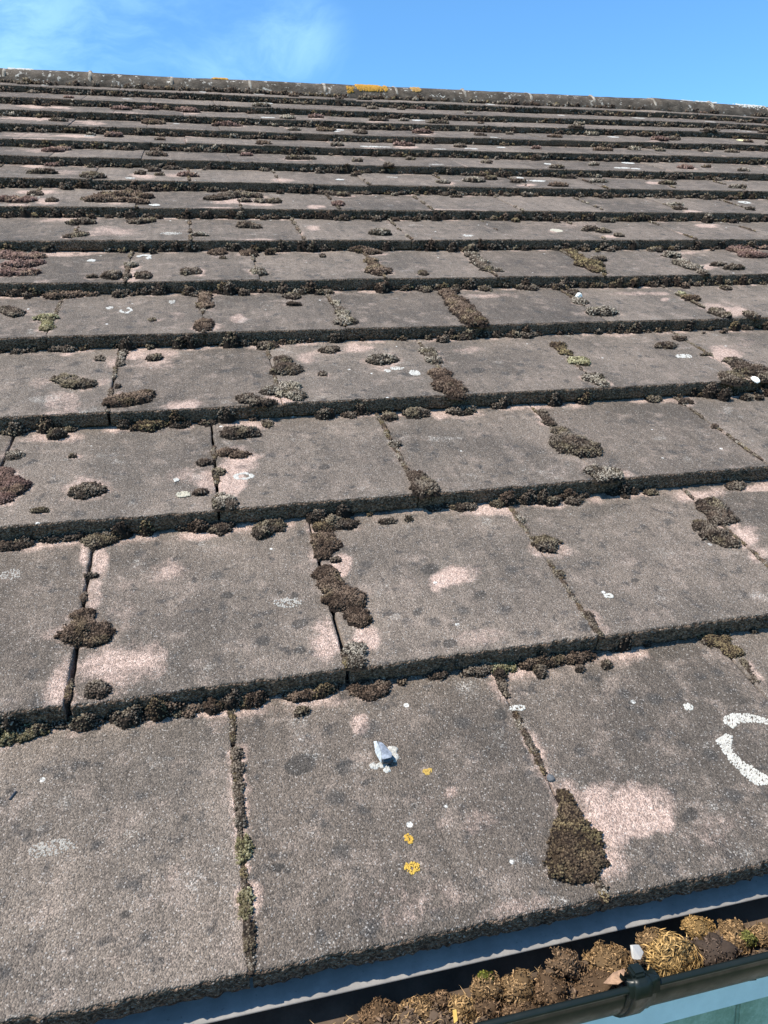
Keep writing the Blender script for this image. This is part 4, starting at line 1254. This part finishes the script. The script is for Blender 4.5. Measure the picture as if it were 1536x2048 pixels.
def crust(parts, parent):
    rng = np.random.default_rng(5); V = []; T = []; Cc = []
    for (px, py, rx, ry, n) in parts:
        for _ in range(n):
            a = rng.uniform(0, 6.28); s = math.sqrt(rng.uniform())
            c0 = at(px + rx * s * math.cos(a), py + ry * s * math.sin(a)); r = rng.uniform(.0012, .0026); b0 = len(V)
            for j in range(5): V.append(c0 + np.array([r * math.cos(j * 1.257), r * math.sin(j * 1.257), 0]))
            V.append(c0 + np.array([0, 0, rng.uniform(.0015, .004)])); Cc += [np.array(WH) * rng.uniform(.6, 1.05)] * 6
            T += [(b0 + j, b0 + (j + 1) % 5, b0 + 5) for j in range(5)]
    mb = MB(); mb.add(np.array(V), None, np.array(T), np.array(Cc)); new_obj('white_crust', mb.build('white_crust', LICHEN), parent)
crust([(785, 1500, 8, 6, 45), (790, 1514, 4, 8, 25), (750, 1532, 9, 4, 30), (763, 1530, 10, 4, 30), (774, 1538, 5, 6, 22)], flake)

def pebble(name, px, py, r, colr, label, row, h=0.6, cat='stone', seed=0, stretch=(1, 1)):
    p = on_roof(px, py, row); rng = np.random.default_rng(seed + int(px))
    import bmesh
    bm = bmesh.new(); bmesh.ops.create_icosphere(bm, subdivisions=2, radius=1)
    for v in bm.verts:
        f = 1 + 0.35 * (float(vnoise(np.array([v.co.x * 1.3 + v.co.z + seed]), np.array([v.co.y * 1.3 + px]), 1.0, 4, 2)[0]) - .5)
        v.co = Vector((v.co.x * r * f * stretch[0], v.co.y * r * f * stretch[1], max(v.co.z, -.4) * r * f * h + r * h * .4))
    me = bpy.data.meshes.new(name); bm.to_mesh(me); bm.free(); me.materials.append(plain(name + ' surface', colr, .8, .3, .25, 300, .0006, 900))
    o = new_obj(name, me, None, p, True); tag(o, label, cat)
    return o
pebble('pebble', 1101, 1557, .0042, (.09, .095, .10), 'small grey pebble lodged in the joint above the olive moss, lowest row', 0)
pebble('white_chip', 1500, 651, .011, (.75, .75, .72), 'white chip lying below the step at the right edge, fourth tile row', 3, .5, 'chip', 3, (1.2, 1.0))
pebble('white_chip', 1510, 762, .009, (.72, .72, .68), 'white chip at the front edge beside moss, right end of fourth tile row', 3, .6, 'chip', 5, (.8, 1.3))
pebble('white_chip', 1156, 599, .008, (.72, .72, .68), 'white chip on a pale moss cushion, right half of fifth tile row', 4, 1.5, 'chip', 8, (1.2, .8))
# a dead twig on the lowest left tile
tp = [on_roof(20, 1600, 0), on_roof(27, 1591, 0), on_roof(33, 1584, 0)]
mb = MB(); V = []
for i, q0 in enumerate(tp):
    for j in range(5): V.append(q0 - tp[1] + np.array([math.cos(j * 1.257) * .0009, 0, math.sin(j * 1.257) * .0009 + .0012]))
mb.add(V, [(i * 5 + j, (i + 1) * 5 + j, (i + 1) * 5 + (j + 1) % 5, i * 5 + (j + 1) % 5) for i in range(2) for j in range(5)])
tw = new_obj('twig', mb.build('twig', DARKP), None, tp[1], True); tag(tw, 'tiny dark twig lying on the lowest left tile', 'twig')

# ---------------------------------------------------------------- eave: tray, gutter, fascia, window
GX0, GX1 = U0 * TW, 3.2
def sweep(name, prof, x0, x1, nx, mat, jitter=0.0, smooth=True):
    xs = np.linspace(x0, x1, nx); prof = np.array(prof); n = len(prof)
    V = np.zeros((nx, n, 3)); V[:, :, 0] = xs[:, None]; V[:, :, 1] = prof[None, :, 0]; V[:, :, 2] = prof[None, :, 1]
    if jitter:
        V[:, :, 2] += ((vnoise(xs, xs * 0, 3.0, 2, 2) - .5) * jitter)[:, None]
    return V.reshape(-1, 3), grid_quads(nx, n)
def eave_obj(name, V, q, mat, parent=None, smooth=True):
    me = mesh_np(name, V, q, None, mat, smooth)
    return new_obj(name, me, parent, (0, 0, 0) if parent else (0, 0, EAVE))
# tray: thin bent plastic sheet, top skin and under skin
top = [(.10, -.006), (.05, -.0230), (.030, -.0315), (.012, -.0393), (.0050, -.0424), (.0044, -.0434), (.0052, -.0442), (.014, -.0412), (.031, -.0332), (.05, -.0248), (.10, -.008)]
V, q = sweep('eave_tray', top, GX0, GX1, 90, TRAY, .0012)
tr = eave_obj('eave_tray', V, q, TRAY, None, False)
tag(tr, 'grey plastic eave tray strip sloping from under the lowest tiles into the gutter', 'eave strip')

gut = bpy.data.objects.new('gutter', None); col.objects.link(gut); gut.location = (0, 0, EAVE)
tag(gut, 'black half-round plastic gutter full of moss debris along the eave', 'gutter')
GY, GZ, GR = -.012, -.025, .055
ang = [math.radians(180 + 180 * k / 20) for k in range(21)]
outer = [(GY + (GR + .002) * math.cos(a), GZ + (GR + .002) * math.sin(a)) for a in ang]
inner = [(GY + GR * math.cos(a), GZ + GR * math.sin(a)) for a in ang]
lipf = [(GY - GR - .0005, GZ + .003), (GY - GR - .0035, GZ + .004), (GY - GR - .0055, GZ + .0015), (GY - GR - .0045, GZ - .001)]
prof = list(reversed(inner)) + lipf + outer
V, q = sweep('channel', prof, GX0, GX1, 60, GUTTER)
eave_obj('channel', V, q, GUTTER, gut)
# union clip round the channel
def px_at(px, py, yv):
    d = WROT @ CR.T @ np.array([(px - 768) / FPX, (py - 1024) / FPX, 1.0]); s = (yv - cw[1]) / d[1]
    return cw[0] + s * d[0]
bx = px_at(1272, 1985, -.064)
for (dx, w, ro, nm) in ((0.0, .014, .0048, 'union_clip'), (0.002, .026, .0028, 'union_sleeve')):
    o1 = [(GY + (GR + ro) * math.cos(a), GZ + (GR + ro) * math.sin(a)) for a in ang]
    pr = [(GY - GR + .006, GZ + .001), (GY - GR + .005, GZ + .006 + ro * .3), (GY - GR - .004, GZ + .0085 + ro * .3), (GY - GR - ro - .003, GZ + .006), (GY - GR - ro - .0035, GZ - .004)] + o1[1:]
    x0_, x1_ = bx + dx - w / 2, bx + dx + w / 2
    V, q = sweep(nm, pr, x0_, x1_, 4, GUTTER); n = len(pr)
    V = V.reshape(4, n, 3)
    ends = []
    inn = V.copy(); inn[:, :, 1] += (GY - inn[:, :, 1]) * .08; inn[:, :, 2] += (GZ - inn[:, :, 2]) * .08
    allv = np.concatenate([V.reshape(-1, 3), inn[0], inn[3]])
    e0 = 4 * n; qq = [q]
    a = np.arange(n - 1); qq.append(np.stack([a, a + 1, e0 + a + 1, e0 + a], 1)); qq.append(np.stack([3 * n + a, e0 + n + a, e0 + n + a + 1, 3 * n + a + 1], 1))
    eave_obj(nm, allv, np.concatenate(qq), GUTTER, gut, False)
# little hook of the clip over the lip
me = box_mesh('clip_hook', bx - .006, bx + .005, GY - GR - .003, GY - GR + .009, GZ + .006, GZ + .0135, GUTTER, .0018)
new_obj('clip_hook', me, gut)
me = box_mesh('bracket_arm', bx - .016, bx + .010, -.012, .043, -.106, -.083, GUTTER, .004)
new_obj('bracket_arm', me, gut)

house = bpy.data.objects.new('house_wall', None); col.objects.link(house); house.location = (0, 0, 0)
tag(house, 'rendered house wall with dark fascia board below the gutter', 'wall', None, 'thing')
FY = .046
new_obj('fascia', box_mesh('fascia', GX0, GX1, FY, FY + .02, EAVE - .140, EAVE - .03, FASCIA, .002), house)
new_obj('wall', box_mesh('wall', GX0, GX1, FY + .07, FY + .30, 0.0, EAVE - .04, WALL), house)
win = bpy.data.objects.new('window', None); col.objects.link(win); win.location = (0, FY, EAVE - 1.4)
tag(win, 'white framed window, obscured panes painted with green lawn reflection, just below the gutter', 'window', None, 'thing')
win_z1 = EAVE - .142
def wbox(nm, x0, x1, y0, y1, z0, z1, mat, bev=.002):
    return new_obj(nm, box_mesh(nm, x0, x1, y0 - FY, y1 - FY, z0 - (EAVE - 1.4), z1 - (EAVE - 1.4), mat, bev), win)
wx0, wx1 = .10, 1.9
wbox('head_frame', wx0, wx1, FY - .010, FY + .075, win_z1 - .060, win_z1, WHITE, .004)
wbox('sill_frame', wx0, wx1, FY - .010, FY + .075, win_z1 - 1.2, win_z1 - 1.15, WHITE, .004)
px_ = [wx0, .497, .96, 1.44, wx1]
for k in range(4):
    wbox('glazing_bar', px_[k], px_[k] + .008, FY + .004, FY + .06, win_z1 - 1.1495, win_z1 - .0605, GLASS if k else WHITE, .002)
    wbox('pane', px_[k] + .0085, px_[k + 1] - .0005, FY + .008, FY + .018, win_z1 - 1.1495, win_z1 - .0605, GLASS, .0)

# ground
GRASS = plain('lawn', (.075, .115, .035), .95, .2, .4, 3.0, .03, 40)
BOUNCE_PAVING = plain('bounce paving', (.30, .27, .225), .9, .2, .2, 3.0, .004, 60)
g = mesh_np('ground', [(-900, -900, 0), (900, -900, 0), (900, 900, 0), (-900, 900, 0)], [(0, 1, 2, 3)], None, GRASS)
g = new_obj('ground', g); tag(g, None, None, None, 'structure')
pt = new_obj('bounce_patio', box_mesh('bounce_patio', -6, 8, -.6, FY + .069, -.05, .02, BOUNCE_PAVING)); tag(pt, None, None, None, 'structure')  # unseen paving strip, added and sized to bounce sunlight up to the eave

# ---------------------------------------------------------------- what lies in the gutter
def gutter_pt(px, py, yv):
    """a point inside the gutter, on the upright plane y = yv, seen at a place of the photograph"""
    d = WROT @ CR.T @ np.array([(px - 768) / FPX, (py - 1024) / FPX, 1.0]); s = (yv - cw[1]) / d[1]
    return cw + s * d
# silt bed
nx, ny = 620, 22
xs = np.linspace(GX0, 2.4, nx); ys = np.linspace(-.064, .030, ny)
X, Y = np.meshgrid(xs, ys, indexing='ij')
bedz = -.062 + .022 * (vnoise(X, Y, 22.0, 3, 3) - .4) + .012 * (vnoise(X, Y, 90.0, 6, 2) - .5)
bedz = bedz - np.clip(Y + .016, 0, 1) * 0.75
sh = np.sqrt(np.clip((GR - .001) ** 2 - (Y - GY) ** 2, 0, 1)); 
fl = GZ - sh
Z = np.where(bedz < fl + .001, fl + .0003, bedz)
cs = np.array((.085, .062, .045)) * (0.6 + 0.9 * vnoise(X, Y, 70.0, 15, 3))[..., None]
mb = MB(); mb.add(np.stack([X, Y, Z], -1).reshape(-1, 3), grid_quads(nx, ny), None, cs.reshape(-1, 3))
rng = np.random.default_rng(77)
n = 9000
x = rng.uniform(.0, .75, n); y = rng.uniform(-.056, -.004, n)
ix = np.clip(((x - xs[0]) / (xs[1] - xs[0])).astype(int), 0, nx - 1); iy = np.clip(((y - ys[0]) / (ys[1] - ys[0])).astype(int), 0, ny - 1)
z = Z[ix, iy]
s = rng.uniform(.0008, .0026, n)[:, None]
P = np.stack([x, y, z], 1)
V = np.stack([P + s * rng.normal(0, .8, (n, 3)) for _ in range(4)], 1).reshape(-1, 3)
b = np.arange(n) * 4
T = np.concatenate([np.stack([b + i_, b + j_, b + k_], 1) for i_, j_, k_ in ((0, 1, 2), (0, 2, 3), (0, 3, 1), (1, 3, 2))])
cc = np.array((.10, .07, .048)) * rng.uniform(.4, 1.9, (n, 1)) * np.array((1, 1, 1)); cc = np.repeat(cc, 4, axis=0)
mb.add(V, None, T, cc)
n = 900                                              # loose strands lying on it
x = rng.uniform(.0, .75, n); y = rng.uniform(-.054, .004, n)
ix = np.clip(((x - xs[0]) / (xs[1] - xs[0])).astype(int), 0, nx - 1); iy = np.clip(((y - ys[0]) / (ys[1] - ys[0])).astype(int), 0, ny - 1)
P = np.stack([x, y, Z[ix, iy] + .0012], 1)
a = rng.uniform(0, 6.283, n); ln = rng.uniform(.003, .012, n)[:, None]
dv_ = np.stack([np.cos(a), np.sin(a), rng.normal(0.1, .35, n)], 1); sv = np.stack([-np.sin(a), np.cos(a), 0 * a], 1) * .00045
bend = sv / .00045 * ln * rng.normal(0, .25, (n, 1))
V = np.stack([P - sv, P + sv, P + dv_ * ln * .5 + bend + sv, P + dv_ * ln * .5 + bend - sv, P + dv_ * ln, P + np.array([0, 0, .0007])], 1).reshape(-1, 3)
b = np.arange(n) * 6
cc = np.repeat(np.array((.34, .23, .12)) * rng.uniform(.25, 1.3, (n, 1)), 6, axis=0)
mb.add(V, np.stack([b, b + 1, b + 2, b + 3], 1), np.concatenate([np.stack([b + 3, b + 2, b + 4], 1), np.stack([b, b + 5, b + 3], 1), np.stack([b + 1, b + 2, b + 5], 1)]), cc)
o = new_obj('gutter_silt', mb.build('gutter_silt', DRY), None, (0, 0, EAVE)); tag(o, 'brown crumbly silt and moss litter lying in the gutter', 'silt', None, 'stuff')

def dry_tuft(px, py, rx, ry, yv, colr, label, n=420, flop=0.5, seed=0):
    c0 = gutter_pt(px, py, yv) - np.array([0, 0, .004]); rx = rx * 1.15; ry = ry * 1.05; d = (CR @ (WROT.T @ c0) + CT)[2]
    rm = rx / FPX * d; rz = ry / FPX * d * 1.0
    rng = np.random.default_rng(int(px) + seed)
    mb = MB()
    import bmesh
    # matted body
    bm = bmesh.new(); bmesh.ops.create_icosphere(bm, subdivisions=3, radius=1)
    Vb = np.array([v.co[:] for v in bm.verts]); Fb = np.array([[v.index for v in f.verts] for f in bm.faces]); bm.free()
    nzv = 1 + 1.3 * (vnoise(Vb[:, 0] * 1.6 + px, Vb[:, 1] * 1.6 + Vb[:, 2] * 1.9 + Vb[:, 0], 1.2, 3, 3) - .5)
    Vb = Vb * nzv[:, None] * np.array([rm, min(rm, .024) * .85, rz]) * .82
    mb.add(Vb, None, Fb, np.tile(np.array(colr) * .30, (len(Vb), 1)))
    # strands fanned over the body
    D = rng.normal(0, 1, (n, 3)); D /= np.linalg.norm(D, axis=1)[:, None]; D[:, 2] = np.abs(D[:, 2]) * .9 + D[:, 2] * .1
    nzs = 1 + 1.3 * (vnoise(D[:, 0] * 1.6 + px, D[:, 1] * 1.6 + D[:, 2] * 1.9 + D[:, 0], 1.2, 3, 3) - .5)
    start = D * nzs[:, None] * np.array([rm, min(rm, .024) * .85, rz]) * .80
    lng = rng.uniform(.3, .95, n)[:, None] * min(rm, rz) * .8
    D2 = D + rng.normal(0, .28, D.shape); D = D2 / np.linalg.norm(D2, axis=1)[:, None]
    side = np.cross(D, rng.normal(0, 1, (n, 3)) * .6 + np.array([0, 0, 1.0])); side /= (np.linalg.norm(side, axis=1)[:, None] + 1e-9)
    w = rng.uniform(.0003, .00065, n)[:, None]
    wv = np.cross(side, D)
    p0 = start; p1 = start + D * lng * .25 + side * lng * .45 * flop * 1.6; p2 = start + D * lng * (.16) + side * lng * 1.0 * flop * 1.6 + np.array([0, 0, -.12]) * lng
    V = np.stack([p0 - wv * w, p0 + wv * w, p1 - wv * w + D * w, p1 + wv * w + D * w, p2, p1 - D * w * .6], 1).reshape(-1, 3)
    b = np.arange(n) * 6
    q = np.stack([b, b + 1, b + 3, b + 2], 1); T = np.concatenate([np.stack([b + 2, b + 3, b + 4], 1), np.stack([b, b + 5, b + 1], 1), np.stack([b + 2, b + 4, b + 5], 1)])
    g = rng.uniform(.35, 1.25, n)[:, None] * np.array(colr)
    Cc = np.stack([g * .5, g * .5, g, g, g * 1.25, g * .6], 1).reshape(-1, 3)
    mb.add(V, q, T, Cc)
    o = new_obj('dried_moss_tuft', mb.build('dried_moss_tuft', DRY), None, (c0[0], c0[1], c0[2] + EAVE))
    tag(o, label, 'dried moss', 'dried moss tufts in the gutter')
GOLD = (.46, .30, .12); TAN = (.34, .22, .11); BRN = (.22, .14, .08)
dry_tuft(1340, 1905, 50, 40, -.030, GOLD, 'largest golden dried moss tuft, in the gutter right of the white chip', 900, .6)
dry_tuft(1308, 1880, 28, 22, -.014, TAN, 'tan dried moss tuft touching the back of the largest golden one', 420, .6)
dry_tuft(1394, 1846, 35, 18, -.004, (.42, .27, .11), 'golden dried moss tuft resting high against the grey eave tray', 520, .5)
dry_tuft(1217, 1916, 42, 24, -.014, TAN, 'tan bristly dried moss tuft left of the white chip', 620, .5)
dry_tuft(1135, 1925, 30, 34, -.016, (.26, .17, .10), 'peaked brown debris heap against the tray in the gutter', 420, .3)
dry_tuft(1195, 1962, 48, 22, -.030, BRN, 'flat brown debris clump left of the dead leaf', 420, .3)
dry_tuft(1095, 1975, 40, 26, -.028, BRN, 'brown debris clump left of the flat brown clump', 420, .3)
dry_tuft(1035, 1972, 34, 24, -.022, TAN, 'tan dried moss tuft behind the brown gutter clumps', 480, .5)
dry_tuft(975, 1968, 30, 22, -.016, TAN, 'dried moss tuft with a green crown in the gutter', 480, .5)
dry_tuft(972, 1948, 16, 9, -.012, (.16, .17, .03), 'small green living moss on top of a dried tuft', 260, .3)
dry_tuft(1040, 2010, 36, 20, -.034, BRN, 'low brown clump just behind the front lip', 360, .4)
dry_tuft(970, 2015, 30, 26, -.028, BRN, 'dull brown clump beside the striped tan tuft', 360, .4)
dry_tuft(925, 2012, 28, 26, -.022, (.40, .26, .12), 'striped tan dried moss tuft near the bottom of the picture', 480, .6)
dry_tuft(885, 1998, 22, 22, -.012, BRN, 'dark brown bristly tuft near the bottom of the picture', 320, .5)
dry_tuft(838, 2020, 38, 26, -.012, TAN, 'tan dried moss tuft at the lower edge of the picture', 480, .5)
dry_tuft(760, 2025, 40, 24, -.006, BRN, 'brown dried moss tuft at the lower edge, leftmost large one', 480, .5)
dry_tuft(1428, 1892, 40, 26, -.030, (.15, .11, .085), 'grey brown silt lump right of the golden tuft', 320, .2)
dry_tuft(1475, 1878, 26, 26, -.026, TAN, 'tan dried moss tuft beside the small green tuft at right', 400, .5)
dry_tuft(1496, 1876, 14, 22, -.030, (.22, .22, .06), 'small green moss tuft in the gutter near the right edge', 300, .3)
dry_tuft(1526, 1868, 24, 24, -.026, TAN, 'brown dried moss tuft at the right edge of the picture', 360, .4)
dry_tuft(1470, 1850, 26, 14, -.012, TAN, 'pale tan moss tuft against the back of the gutter at right', 360, .4)
def chip(name, pts, yv, mat, label, cat, th=.0016):
    P = [gutter_pt(px, py, yv + dy) for (px, py, dy) in pts]; c0 = np.mean(P, axis=0)
    import bmesh
    bm = bmesh.new(); f = bm.faces.new([bm.verts.new(q - c0) for q in P])
    bmesh.ops.triangulate(bm, faces=bm.faces[:]); bmesh.ops.subdivide_edges(bm, edges=bm.edges[:], cuts=1, use_grid_fill=True)
    bmesh.ops.solidify(bm, geom=bm.faces[:], thickness=th)
    me = bpy.data.meshes.new(name); bm.to_mesh(me); bm.free(); me.materials.append(mat)
    o = new_obj(name, me, None, (c0[0], c0[1], c0[2] + EAVE)); tag(o, label, cat); return o
chip('white_chip', [(1260, 1890, 0), (1272, 1889, .002), (1281, 1904, 0), (1276, 1917, -.004), (1264, 1916, -.004)], -.028, plain('white chip', (.58, .56, .51), .6, .4, .05, 90), 'white angular chip standing in the gutter left of the largest golden tuft', 'chip', .003)
LEAF = plain('dead leaf', (.30, .19, .12), .7, .3, .45, 140)
chip('dead_leaf', [(1206, 1968, 0), (1226, 1946, .006), (1248, 1938, .008), (1256, 1956, 0), (1236, 1970, -.004)], -.044, LEAF, 'pinkish brown dead leaf scrap in the gutter beside the clip', 'leaf', .0008)
chip('straw_scrap', [(905, 2020, 0), (912, 2018, 0), (915, 2040, -.004), (908, 2046, -.004)], -.040, plain('straw', (.62, .42, .12), .7, .3, .15, 90), 'yellow straw scrap at the lower edge of the picture', 'straw', .001)

print('tiles', tile_count, 'cushions', len(CLUMPS), 'tris', sum(len(o.data.polygons) for o in bpy.data.objects if o.type == 'MESH'))
